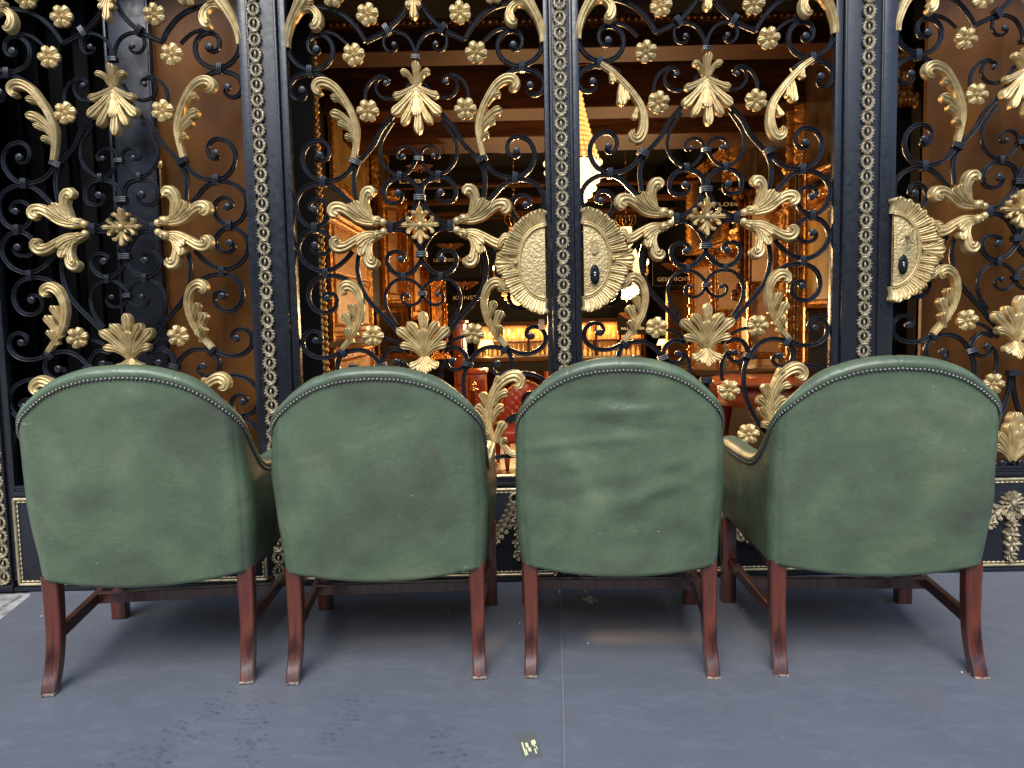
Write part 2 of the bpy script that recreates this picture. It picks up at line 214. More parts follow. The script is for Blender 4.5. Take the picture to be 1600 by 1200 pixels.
D_T = {'palmette_leaf':[(17.1,[(2.2,2120.3),(1.7,2167.7),(3.1,2212.7)]),(13.1,[(0.2,2117.9),(15.5,2139.0),(28.4,2162.4),(45.8,2172.5),(60.3,2166.5)]),(15.1,[(1.6,2117.9),(31.4,2100.6),(60.3,2084.8),(94.2,2071.7)]),(21.1,[(0.0,2113.1),(30.6,2072.0),(68.6,2030.7),(99.5,1999.0)]),(16.1,[(0.1,2110.8),(17.6,2048.5),(40.5,1995.4),(61.6,1959.1)]),(18.1,[(2.5,2110.8),(5.2,2025.0),(6.0,1919.7)])],'acanthus_leaf':[(18.1,[(270.7,1831.3),(258.9,1891.7),(253.9,1951.9),(269.1,2009.9),(294.8,2061.8),(330.2,2111.1),(367.4,2135.5),(399.2,2135.8),(413.5,2116.5),(403.3,2096.8),(383.7,2095.7)]),(13.1,[(258.7,1885.4),(274.0,1909.1),(298.8,1918.2)]),(18.1,[(257.5,1938.3),(282.9,1973.7),(317.9,2001.7),(355.0,2012.9)]),(12.1,[(259.5,1919.0),(287.3,1952.0),(327.2,1975.2)]),(13.1,[(289.4,2038.1),(319.5,2070.9),(351.5,2077.4)])],'fern_leaf':[(18.1,[(350.7,1033.3),(313.7,1080.2),(281.7,1129.7),(263.6,1184.3),(261.7,1234.1),(278.5,1281.7),(307.6,1304.6),(332.9,1297.7),(337.1,1277.9),(316.3,1272.5)]),(15.1,[(267.4,1134.4),(289.8,1179.8),(305.1,1227.5)]),(19.1,[(288.2,1089.7),(311.6,1135.3),(332.2,1186.7)]),(15.1,[(304.4,1060.0),(315.8,1090.3),(326.0,1124.6)])],'plume_leaf':[(21.1,[(287.6,611.7),(272.0,668.4),(266.5,732.3),(277.2,793.1),(303.4,853.4),(341.0,890.6),(381.1,906.4),(406.5,889.2),(404.2,866.5),(379.0,863.0)]),(14.1,[(276.0,670.8),(246.4,707.2),(220.9,740.8)]),(18.1,[(271.6,722.0),(241.0,758.3),(213.0,781.7)]),(16.1,[(275.4,752.4),(253.3,806.3),(243.0,839.5)]),(14.1,[(290.9,843.5),(308.2,883.7),(325.7,903.5)]),(17.1,[(279.3,711.6),(304.2,756.9),(334.4,779.2)]),(16.1,[(286.3,782.7),(318.8,825.2),(354.1,837.2)]),(15.1,[(287.5,624.5),(261.9,655.8),(234.0,671.7)]),(20.1,[(295.2,621.8),(315.1,670.0),(337.5,710.4)])],'drooping_leaf':[(18.1,[(438.5,2183.2),(392.5,2151.0),(344.1,2102.2),(305.4,2055.4),(275.5,2008.4),(263.1,1960.9),(265.4,1912.9),(279.9,1879.0),(299.6,1870.0),(315.7,1887.9),(306.7,1909.7)]),(13.1,[(397.4,2148.5),(392.8,2124.9),(388.1,2101.3)]),(18.1,[(351.5,2102.1),(356.8,2059.2),(352.4,2006.8)]),(12.1,[(334.5,2088.1),(334.8,2050.1),(330.2,2026.4)]),(12.1,[(286.3,2003.4),(298.8,1974.5),(306.3,1950.4)])],'lily_leaf_up':[(17.1,[(149.2,1564.1),(166.7,1568.6),(184.2,1571.7)]),(23.1,[(179.2,1570.8),(214.3,1584.8),(226.0,1618.7),(231.8,1650.3),(224.0,1678.2),(204.5,1689.8),(196.6,1668.0)]),(23.1,[(179.1,1568.4),(218.8,1567.6),(263.8,1581.3),(299.2,1609.9),(329.3,1627.3),(356.5,1624.8),(361.1,1608.6),(339.5,1594.4)]),(18.1,[(189.1,1570.6),(229.4,1594.2),(257.3,1622.9),(270.5,1654.4)]),(17.1,[(194.0,1568.1),(239.1,1586.7),(274.4,1612.8),(299.8,1639.1)])],'lily_leaf_down':[(17.1,[(148.2,1525.0),(165.4,1518.2),(182.6,1511.0)]),(23.1,[(177.7,1514.5),(227.4,1513.5),(271.6,1493.0),(315.8,1467.5),(348.1,1464.4),(360.0,1486.2),(338.8,1496.5)]),(23.1,[(180.1,1509.6),(214.5,1494.2),(227.6,1461.9),(225.3,1427.5),(217.1,1400.6),(199.5,1394.5),(194.1,1415.9)]),(18.1,[(187.6,1511.9),(231.9,1496.2),(266.0,1466.1)]),(17.1,[(192.5,1509.3),(226.7,1484.1),(248.3,1451.7),(250.1,1424.6)])],'lotus_leaf':[(19.1,[(1.8,998.4),(1.6,1088.8),(1.4,1188.8)]),(19.1,[(0.8,1000.9),(20.7,1078.3),(62.8,1145.1)]),(21.1,[(3.3,1000.8),(40.0,1052.8),(109.7,1119.1)]),(17.1,[(5.8,1000.7),(44.5,1032.7),(97.8,1049.1)]),(17.1,[(0.6,995.8),(22.6,972.7),(59.8,951.7)]),(15.1,[(0.9,995.8),(9.8,967.9),(26.5,934.7)]),(14.1,[(1.9,995.9),(0.5,958.0),(3.4,920.1)])],'fan_leaf':[(21.3,[(7.3,483.5),(8.3,588.7),(10.1,693.3)]),(21.3,[(5.6,483.5),(10.5,571.5),(32.9,646.5)]),(21.3,[(4.8,483.5),(28.0,545.9),(75.9,603.7)]),(18.0,[(4.0,483.5),(37.2,520.5),(94.3,553.0)])],'crown_leaf':[(17.1,[(2.0,2496.8),(0.4,2445.5),(0.8,2379.9)]),(12.1,[(2.0,2496.8),(13.7,2459.8),(26.8,2427.4)]),(11.1,[(2.0,2496.8),(18.2,2469.2),(33.0,2462.5)])],'horn_leaf':[(21.1,[(530.8,2285.0),(528.0,2325.0),(509.4,2381.0),(475.2,2441.2),(441.5,2491.9)]),(18.1,[(496.9,2390.1),(465.9,2431.7),(426.7,2440.2),(398.6,2416.3),(392.5,2388.0),(405.8,2360.1),(424.1,2365.2)]),(13.1,[(475.2,2441.2),(440.5,2459.2),(411.6,2453.9)])],'curl_leaf':[(15.1,[(315.3,660.7),(319.3,621.5),(338.0,591.7),(364.3,571.5),(395.8,568.4),(415.6,585.2),(411.1,604.9),(396.5,602.8)]),(13.1,[(326.2,606.7),(333.9,626.1),(346.2,635.6)])]}
D_F = [(190.2,2406.5),(252.8,2246.8),(202.2,2020.8),(214.4,1089.4),(94.1,816.2),(178.4,624.2),(328.8,2482.5)]
# ------------------------------------------------------------------ wrought-iron gates
PROF = [(-1, .55), (-1, -.2), (-.88, -.74), (-.60, -1), (-.32, -.78), (-.12, -.30), (.12, -.30), (.32, -.78), (.60, -1), (.88, -.74), (1, -.2), (1, .55), (.7, .9), (-.7, .9)]
def bar(pts, half, depth, blob, yo=0.0):
    """a grooved flat bar bent along pts (panel mm), tapering into a rolled eye when blob is set"""
    mb = MB(); p = catmull(np.array(pts) / 1000.0, .007); n = len(p)
    t = np.gradient(p, axis=0); t /= np.linalg.norm(t, axis=1)[:, None]; nr = np.stack([t[:, 1], -t[:, 0]], 1)
    L = np.concatenate([[0], np.cumsum(np.linalg.norm(np.diff(p, axis=0), axis=1))]); rem = L[-1] - L
    w = np.full(n, half); fwd = np.zeros(n)
    if blob:
        w *= .72 + .28 * np.clip(rem / .16, 0, 1); fwd = .012 * np.clip(1 - rem / .12, 0, 1) ** 1.5
    rows = [[(p[i, 0] + a * w[i] * nr[i, 0], yo - fwd[i] + b * depth, p[i, 1] + a * w[i] * nr[i, 1]) for a, b in PROF] for i in range(n)]
    mb.grid(np.array(rows), closed_v=True)
    m = len(PROF); mb.f.append(tuple(range(m))); mb.f.append(tuple(reversed(range(len(mb.v) - m, len(mb.v)))))
    if blob:
        c = (p[-1, 0], yo - fwd[-1], p[-1, 1]); r = half * 1.5
        mb.lathe([(0, -depth * .8), (r * .9, -depth * .8), (r, -depth * .5), (r, depth * .85), (r * .90, depth * 1.12), (r * .55, depth * 1.2), (0, depth * 1.24)], c, n=20, axis='y')
    return mb
def collar(ang, k):
    """three raised ribs wrapped over the bars; the bars run along local x before turning"""
    mb = MB(); hx, hz, d = .0115 * k, .0185 * k, .0155
    mb.box(-hx, hx, -d, d, -hz, hz)
    for x in (-.0075 * k, 0, .0075 * k):
        r = .0042 * k
        ring = [(-d, -hz), (-d, hz), (d, hz), (d, -hz)]
        pts = [(x, -d, -hz), (x, -d, -hz * .5), (x, -d - .001, 0), (x, -d, hz * .5), (x, -d, hz), (x, 0, hz + .001), (x, d, hz), (x, d, -hz), (x, 0, -hz - .001)]
        mb.tube(pts, r, n=7, closed=True)
    ca, sa = math.cos(R(ang)), math.sin(R(ang))
    mb.v = [(x * ca - z * sa, y, x * sa + z * ca) for x, y, z in mb.v]
    return mb
def tongue(mb, pts, w, y0=-.012, lift=.022, ridges=3, base=.50):
    """one acanthus tongue: a fluted, tapering blade with a rounded, raised tip"""
    p = catmull(np.array(pts) / 1000.0, .006); n = len(p); s = np.linspace(0, 1, n)
    t = np.gradient(p, axis=0); t /= np.linalg.norm(t, axis=1)[:, None] + 1e-9; nr = np.stack([t[:, 1], -t[:, 0]], 1); w = w / 1000.0
    wd = w * (base + (.82 - base) * s ** .8 + .24 * np.exp(-((s - .84) / .15) ** 2)) * np.sqrt(np.clip(1 - np.clip((s - .84) / .16, 0, 1) ** 2, .012, 1))
    T = np.linspace(-1, 1, 13); rows = []
    for i in range(n):
        H = min(1.05 * w, .019) * (.70 + .6 * s[i]); row = []
        for q in T:
            h = H * (1 - abs(q) ** 2.4) ** .5 if abs(q) < 1 else 0
            h *= .74 + .26 * math.cos(ridges * math.pi * q)
            y = y0 - lift * (s[i] ** 1.6) * (1 - .35 * s[i] ** 6) - h
            if abs(q) == 1: y = min(y + .010, -.002)
            row.append((p[i, 0] + q * wd[i] * nr[i, 0], y, p[i, 1] + q * wd[i] * nr[i, 1]))
        rows.append(row)
    mb.grid(np.array(rows))
    # back skin, so that the blade has thickness
    rows2 = [[(x, min(y + .009, .004), z) for x, y, z in row[::3]] for row in rows]
    k = len(mb.v); mb.grid(np.array(rows2), flip=True)
def flower():
    mb = MB(); Rr = .047; na, nr_ = 96, 14; P = []
    for j in range(nr_):
        f = j / (nr_ - 1); row = []
        for i in range(na):
            a = 2 * math.pi * i / na; c = abs(math.cos(3 * a)); d6 = (a * 3 / math.pi) % 1.0; dd = min(d6, 1 - d6)
            rad = Rr * (.70 + .30 * c ** .42 - .045 * math.exp(-(dd / .06) ** 2)); r = rad * f
            h = .002 + .019 * (c ** .75) * math.sin(math.pi * min(1, f * .80)) - .0035 * math.exp(-(dd / .10) ** 2 - ((f - .78) / .16) ** 2) - .0018 * math.exp(-(dd / .03) ** 2) * (.3 < f < .95)
            h += .011 * math.exp(-(f / .15) ** 2) - .007 * math.exp(-((f - .25) / .07) ** 2)
            row.append((r * math.cos(a), -.014 - h, r * math.sin(a)))
        P.append(row)
    P.append([(x * .96, -.006, z * .96) for x, y, z in P[-1]])
    mb.grid(np.array(P), closed_v=True, flip=False)
    mb.f.append(tuple(range(len(mb.v) - na, len(mb.v))))
    return mb
def cross_ornament():
    mb = MB()
    for k in range(4):
        a = k * math.pi / 2
        def rot(l): return [((x * math.cos(a) - z * math.sin(a)), (x * math.sin(a) + z * math.cos(a))) for x, z in l]
        tongue(mb, rot([(0, 0), (0, 28), (0, 80)]), 11, lift=.008)
        tongue(mb, rot([(0, 12), (10, 34), (25, 52), (36, 46)]), 9, lift=.008)
        tongue(mb, rot([(0, 12), (-10, 34), (-25, 52), (-36, 46)]), 9, lift=.008)
        tongue(mb, rot([(2, 2), (12, 12), (23, 23)]), 8, lift=.004)
    mb.ball((0, -.026, 0), .013, sq=(1, .8, 1))
    return mb
def lock_plate(seed):
    """half sunburst escutcheon; straight edge at x = 0, rays towards +x"""
    plate, rays = MB(), MB(); rx, rz = .1085, .148; rnd = random.Random(seed)
    P = []
    for j in range(15):
        f = j / 14; row = []
        for i in range(41):
            a = -math.pi / 2 + math.pi * i / 40; x, z = rx * f * math.cos(a), rz * f * math.sin(a)
            row.append((x, -.022 - .010 * (1 - f * f) + .0016 * noise.noise(Vector((x * 110, z * 110, seed))), z))
        P.append(row)
    plate.grid(np.array(P))
    rim = [(rx * math.cos(a), -.026, rz * math.sin(a)) for a in np.linspace(-math.pi / 2, math.pi / 2, 44)]
    rays.tube(rim, .0055, n=8); rim = [(x * 1.075, -.024, z * 1.06) for x, y, z in rim]; rays.tube(rim, .004, n=7)
    back = [(x * 1.1, -.012, z * 1.08) for x, y, z in rim]; rays.add(back, [tuple(range(len(back)))])
    for sg in (1, -1):
        for k in range(7):
            a = sg * R(90 - 5 - k * 11.6); ox, oz = math.cos(a), math.sin(a)
            r0 = (rx * 1.0 * ox * 1000, rz * 1.0 * oz * 1000); L = 1.48 - .022 * k
            e = (max(6, rx * 1.72 * ox * 1000 + 4), rz * L * oz * 1000); mid = ((r0[0] + e[0]) / 2 + 4, (r0[1] + e[1]) / 2)
            tongue(rays, [r0, mid, e], 33 - 1.2 * k, y0=-.010 - .0010 * k, lift=.014, ridges=4, base=.62)
        tongue(rays, [(100, sg * 22), (138, sg * 30), (160, sg * 62), (150, sg * 92), (165, sg * 104), (186, sg * 84), (184, sg * 66)], 16, lift=.012)
        tongue(rays, [(104, sg * 40), (128, sg * 62), (134, sg * 92), (156, sg * 112), (186, sg * 108)], 12, lift=.010)
        tongue(rays, [(104, sg * 10), (150, sg * 12), (204, sg * 38)], 19, lift=.012)
    tongue(rays, [(100, 0), (150, 0), (212, 0)], 30, lift=.014); rays.ball((.124, -.034, 0), .008)
    return plate, rays
def wreath():
    mb = MB(); a = np.linspace(0, 2 * np.pi, 28, endpoint=False)
    mb.tube([(.0205 * math.cos(t), -.004, .0225 * math.sin(t)) for t in a], .0070, n=7, closed=True)
    for i in range(13):
        t = 2 * math.pi * i / 13; up = 1 if math.cos(t) > 0 else -1
        for out, w in ((.0088, 4.6), (-.0040, 3.2)):
            r0, r1, r2 = .0205, .0205 + out * .6, .0205 + out; t1, t2 = t + up * .14, t + up * .30
            tongue(mb, [(1000 * r0 * math.cos(t), 1090 * r0 * math.sin(t)), (1000 * r1 * math.cos(t1), 1090 * r1 * math.sin(t1)), (1000 * r2 * math.cos(t2), 1090 * r2 * math.sin(t2))], w, y0=-.007, lift=.003, ridges=1)
    mb.tube([(-.017, -.008, -.034), (-.004, -.013, -.030), (.017, -.008, -.022)], .0042, n=6)
    mb.tube([(.0, -.004, .015), (.001, -.010, .004), (0, -.004, -.012)], [.002, .0052, .003], n=6)
    mb.ball((.0, -.006, .012), .0045, 8, 5)
    return mb
def leafspray(mb, c, ang, size, y0=-.006):
    x, z = c[0] * 1000, c[1] * 1000; s = size * 1000
    for da in (-.9, 0, .9):
        a = ang + da; k = 1.0 if da == 0 else .8
        tongue(mb, [(x, z), (x + .5 * s * k * math.cos(a), z + .5 * s * k * math.sin(a)), (x + s * k * math.cos(a), z + s * k * math.sin(a))], s * .30, y0=y0, lift=.008)
def blossom(mb, c, r):
    for k in range(6):
        a = k * math.pi / 3 + c[0] * 30; x, z = c[0] * 1000, c[1] * 1000
        tongue(mb, [(x, z), (x + .55 * r * 1000 * math.cos(a), z + .55 * r * 1000 * math.sin(a)), (x + r * 1000 * math.cos(a), z + r * 1000 * math.sin(a))], r * 480, y0=-.010, lift=.006, ridges=1)
    mb.ball((c[0], -.024, c[1]), r * .32, 8, 5)

MESH = {}
def cached(key, fn, name, m, **k):
    if key not in MESH: MESH[key] = fn().mesh(name, m, **k)
    return MESH[key]
# where each shape stands, panel millimetres from the panel's axis and floor, right-hand side
def both(nm, make, name, m, parent, **k):
    a = cached((nm, 1), make, name, m, **k); b = cached((nm, -1), lambda: make().mirrored(), name, m, **k)
    link(name, a, parent); link(name, b, parent)
STILE_TOP = 2.74
def gate(u, zoff, label, lw, rw, drooping=False, plates=(), knob=False):
    g = empty('iron_gate', (u, 0, 0)); tag(g, label, 'gate', 'scrollwork gates of the shopfront')
    f = MB(); zt = STILE_TOP
    f.box(-.530 - lw, -.530, -.024, .020, .045, zt); f.box(.530, .530 + rw, -.024, .020, .045, zt)
    f.box(-.530, .530, -.024, .020, zt - .05, zt)
    f.build('frame', M['iron'], g, bevel=.003, smooth=True, sharp=35)
    r = MB(); r.box(-.530, .530, -.030, .018, .420, .437); r.box(-.530, .530, -.022, .018, .437, .452); r.box(-.530, .530, -.027, .016, .452, .462)
    r.build('lower_rail', M['iron'], g, bevel=.003, sharp=35)
    for i, (cls, blob, pts) in enumerate(D_S):
        half = .0100 if cls == 'm' else .0072
        both(('s', i), lambda: bar(pts, half, .0105 if cls == 'm' else .008, blob, yo=.0005 * (i % 9)), 'scroll', M['iron'], g, sharp=60)
    for i, (p, a, k) in enumerate(D_C):
        a2 = {0: 0, 37: -33, -20: -66, 45: -33, -70: 73}[a]
        me = cached(('c', i), lambda: collar(a2, k), 'collar', M['iron'], sharp=40); mi = cached(('c', i, -1), lambda: collar(-a2, k), 'collar', M['iron'], sharp=40)
        link('collar', me, g, (p[0] / 1000, -.002, p[1] / 1000)); link('collar', mi, g, (-p[0] / 1000, -.002, p[1] / 1000))
    for i, (z, k) in enumerate(D_AX):
        me = cached(('ax', k), lambda: collar(90, k), 'collar', M['iron'], sharp=40); link('collar', me, g, (0, -.003, z / 1000))
    for i, p in enumerate(D_F):
        me = cached('flower', flower, 'rosette', M['gold'])
        for sg in (1, -1):
            o = link('rosette', me, g, (sg * p[0] / 1000, -.004, p[1] / 1000), (0, random.Random(i * 7 + sg + int(u * 10)).uniform(-.5, .5), 0))
            if drooping and i == 1: o.location.z += sg * .022
    def leaf(nm, centre):
        def mk():
            mb = MB()
            for w, pts in D_T[nm]: tongue(mb, pts, w * (1.12 if centre else 1.25), base=.62 if centre else .55)
            if centre:
                for w, pts in D_T[nm]:
                    if max(abs(x) for x, z in pts[1:]) > 8: tongue(mb, [(-x, z) for x, z in pts], w * 1.12, base=.62)
            if nm in ('palmette_leaf', 'lotus_leaf', 'fan_leaf'):      # solid heart of the leaf, from which the lobes part
                p = max((q for w, q in D_T[nm]), key=lambda q: abs(q[-1][1] - q[0][1])); a, b = p[0], p[-1]; k = .62
                tongue(mb, [(0, a[1]), (0, a[1] + (b[1] - a[1]) * .3), (0, a[1] + (b[1] - a[1]) * k)], 27 if nm != 'fan_leaf' else 30, lift=.012, ridges=6, base=.30)
            if nm.startswith('lily'):
                zc = D_T[nm][0][1]; mb.ball((zc[0][0] / 1000 + .006, -.020, zc[0][1] / 1000), .0165, 14, 9); mb.ball((zc[-1][0] / 1000, -.022, zc[-1][1] / 1000), .0195, 14, 9)
            return mb
        return mk
    def mid(nm, name): link(name, cached(nm, leaf(nm, True), name, M['gold']), g)
    mid('palmette_leaf', 'palmette'); mid('lotus_leaf', 'palmette'); mid('fan_leaf', 'palmette'); mid('crown_leaf', 'palmette')
    for nm in ('fern_leaf', 'plume_leaf', 'lily_leaf_up', 'lily_leaf_down', 'horn_leaf', 'curl_leaf', 'drooping_leaf' if drooping else 'acanthus_leaf'):
        both(nm, leaf(nm, False), 'acanthus_leaf', M['gold'], g)
    link('cross_ornament', cached('cross', cross_ornament, 'cross_ornament', M['gold']), g, (0, -.004, CROSS_Z))
    jr = random.Random(int(u * 100))
    for o in list(g.children):
        if o.name.split('.')[0] in ('acanthus_leaf', 'palmette', 'cross_ornament'):      # hand-set pieces, none quite alike
            o.location.y -= jr.uniform(0, .004)
        if o.name.split('.')[0] in ('scroll', 'collar', 'rosette', 'palmette', 'acanthus_leaf', 'cross_ornament'): o.location.z += zoff
    # kick panel with its gilt moulding and garland
    k = MB(); k.box(-.545, .545, -.020, .016, .020, .420); k.box(-.57, .57, -.034, .018, .0, .016)
    k.build('kick_panel', M['post'], g, bevel=.002, sharp=35)
    mo = MB()
    for (w, y, rr) in ((0.0, -.022, .0075), (.013, -.021, .0052)):
        x0, z0, z1 = .540 - w, .026 + w, .404 - w
        for a, b in (((-x0, z0), (x0, z0)), ((x0, z0), (x0, z1)), ((x0, z1), (-x0, z1)), ((-x0, z1), (-x0, z0))):
            n = 3 if w == 0 else int(np.hypot(b[0] - a[0], b[1] - a[1]) / .003)
            s = np.linspace(0, 1, n); pts = [(a[0] + (b[0] - a[0]) * q, y, a[1] + (b[1] - a[1]) * q) for q in s]
            mo.tube(pts, rr if w == 0 else rr * (.72 + .28 * np.cos(s * n * .9)), n=8)
    link('moulding', cached('moulding', lambda: mo, 'moulding', M['moulding'], sharp=50), g)
    ga = empty('garland', (0, -.020, 0)); ga.parent = g
    def ros():
        mb = MB()
        for n_, r0, wd, y in ((14, .052, 9, -.006), (10, .036, 8, -.014)):
            for i in range(n_):
                a = 2 * math.pi * i / n_; tongue(mb, [(0, 303), (r0 * 500 * math.cos(a), 303 + r0 * 500 * math.sin(a)), (r0 * 1000 * math.cos(a), 303 + r0 * 1000 * math.sin(a))], wd, y0=y, lift=.004, ridges=1)
        mb.ball((0, -.022, .303), .014); return mb
    def drop():
        mb = MB(); leafspray(mb, (0, .262), -math.pi / 2, .05)
        for i, (z, r0) in enumerate(((.205, .026), (.165, .031), (.122, .033), (.080, .024))): blossom(mb, (.003 * (-1) ** i, z), r0)
        leafspray(mb, (0, .072), -math.pi / 2, .034); return mb
    def fest():
        mb = MB(); pts = catmull(np.array([(.045, .285), (.11, .215), (.19, .175), (.26, .185), (.32, .235), (.372, .335)]), .026)
        for i, p in enumerate(pts[:-1]):
            q = pts[i + 1]; a = math.atan2(q[1] - p[1], q[0] - p[0]); leafspray(mb, p, a, .046)
            if 2 < i < len(pts) - 6: blossom(mb, (p[0], p[1] - .008), .027 if i % 2 else .022)
        return mb
    def side():
        mb = MB(); a = np.linspace(0, 2 * np.pi, 26, endpoint=False)
        mb.tube([(.378 + .024 * math.cos(t), -.008, .365 + .022 * math.sin(t)) for t in a], .0062 + .0018 * np.cos(a * 13 / 1.0), n=7, closed=True)
        for i, z in enumerate((.285, .25, .21, .17, .135)): blossom(mb, (.385 + .004 * (-1) ** i, z), .022)
        leafspray(mb, (.385, .125), -math.pi / 2, .035); return mb
    link('rosette', cached('ros', ros, 'rosette', M['wreath']), ga); link('flower_drop', cached('drop', drop, 'flower_drop', M['wreath']), ga)
    both('fest', fest, 'festoon', M['wreath'], ga); both('side', side, 'bow_drop', M['wreath'], ga)
    for side_, x, z in plates:
        lp = empty('lock_plate', (x, -.026, z)); lp.parent = g; lp.scale.x = side_
        pl, ry = lock_plate(int(x * 100)); pl.build('hammered_plate', M['hammered'], lp); ry.build('sunburst_rim', M['gold'], lp)
        if side_ > 0:
            kx = .044 if not knob else .038
            e = MB(); e.lathe([(.0, .004), (.012, .004), (.021, .0035), (.021, -.002)], n=28, axis='y'); e.v = [(a * .92, b, c * 1.95) for a, b, c in e.v]
            o = e.build('keyhole_escutcheon', M['keyplate'], lp, (kx, -.034, -.062))
            e = MB(); e.lathe([(0, .004), (.0052, .004), (.0055, .001)], (0, 0, .006), n=14, axis='y'); e.box(-.0026, .0026, -.0040, -.001, -.012, .003)
            e.build('keyhole', M['steel'], lp, (kx, -.038, -.062))
            e = MB(); e.lathe([(0, .007), (.008, .006), (.0135, .005), (.0155, .006), (.017, .003), (.017, -.001)], n=30, axis='y'); e.v = [(a * .95, b, c * 1.95) for a, b, c in e.v]
            for s_ in (-1, 1):
                for q in range(4): tongue(e, [(0, -18 + q * 10), (s_ * 5, -13 + q * 10), (s_ * 9, -8 + q * 10)], 2.6, y0=-.004, lift=.002, ridges=1)
            if knob:
                kn = MB(); kn.lathe([(.008, -.005), (.007, .03), (.011, .042)], (0, 0, 0), n=14, axis='y'); kn.build('knob_stem', M['steel'], lp, (kx + .016, -.030, .052))
                e.build('door_knob', M['gold'], lp, (kx + .016, -.074, .052), (0, 0, R(18)))
            else: e.build('knob_rosette', M['gold'], lp, (kx, -.033, .052))
    return g
M['keyplate'] = mat('black_keyhole_plate', (.006, .006, .007), .5, spec=.2)
M['steel'] = mat('key_cylinder_steel', (.42, .42, .42), .3, metal=.9)
PU = [-1.632, -.3768, .8289, 2.1467]; CROSS_Z = 1.5498
gate(PU[0], .007, 'black gate with gilt scrollwork, leftmost, a brown board behind its right half', .032, .037)
gate(PU[1], -.010, 'black gate with gilt scrollwork and a plain half sunburst without keyhole', .031, .021, plates=((-1, .522, 1.372),))
gate(PU[2], 0.0, 'black gate with gilt scrollwork, its upper leaves hanging downwards, keyhole at its left edge', .028, .030, drooping=True, plates=((1, -.522, 1.378),))
gate(PU[3], .004, 'black gate with gilt scrollwork, rightmost, round knob on its half sunburst', .058, .032, plates=((1, -.548, 1.392),), knob=True)
def gate_post(x0, x1, xs, label):
    c = (x0 + x1) / 2; g = empty('gate_post', (c, 0, 0)); tag(g, label, 'post', 'wreathed posts between the gates')
    b = MB(); b.box(x0 - c, x1 - c, -.028, .03, 0, STILE_TOP); b.build('shaft', M['post'], g, bevel=.004, sharp=35)
    lip = MB()
    for q in (x0 - c + .006, x1 - c - .006): lip.box(q - .005, q + .005, -.036, -.0275, .05, STILE_TOP)
    lip.build('edge_bead', M['iron'], g, bevel=.002, sharp=35)
    base = MB(); base.box(x0 - c - .002, x1 - c + .002, -.040, .0, 0, .030); base.build('plinth', M['post'], g, bevel=.003, sharp=35)
    me = cached('wreath', wreath, 'wreath', M['wreath']); z = .065; i = 0
    while z < STILE_TOP - .03:
        link('wreath', me, g, (xs - c, -.029, z), (0, R(random.Random(i).uniform(-5, 5)) + (math.pi if i % 2 else 0), 0)); z += .0605; i += 1
    return g
gate_post(-2.262, -2.196, -2.229, 'black post with a chain of small wreaths at the far left edge')
gate_post(-1.0668, -.941, -1.0315, 'black post with a chain of small wreaths between the first two gates from the left')
gate_post(.176, .270, .221, 'narrow black post with a chain of wreaths between the two half sunburst plates')
gate_post(1.393, 1.556, 1.490, 'wide black post with a chain of wreaths left of the knobbed lock plate')
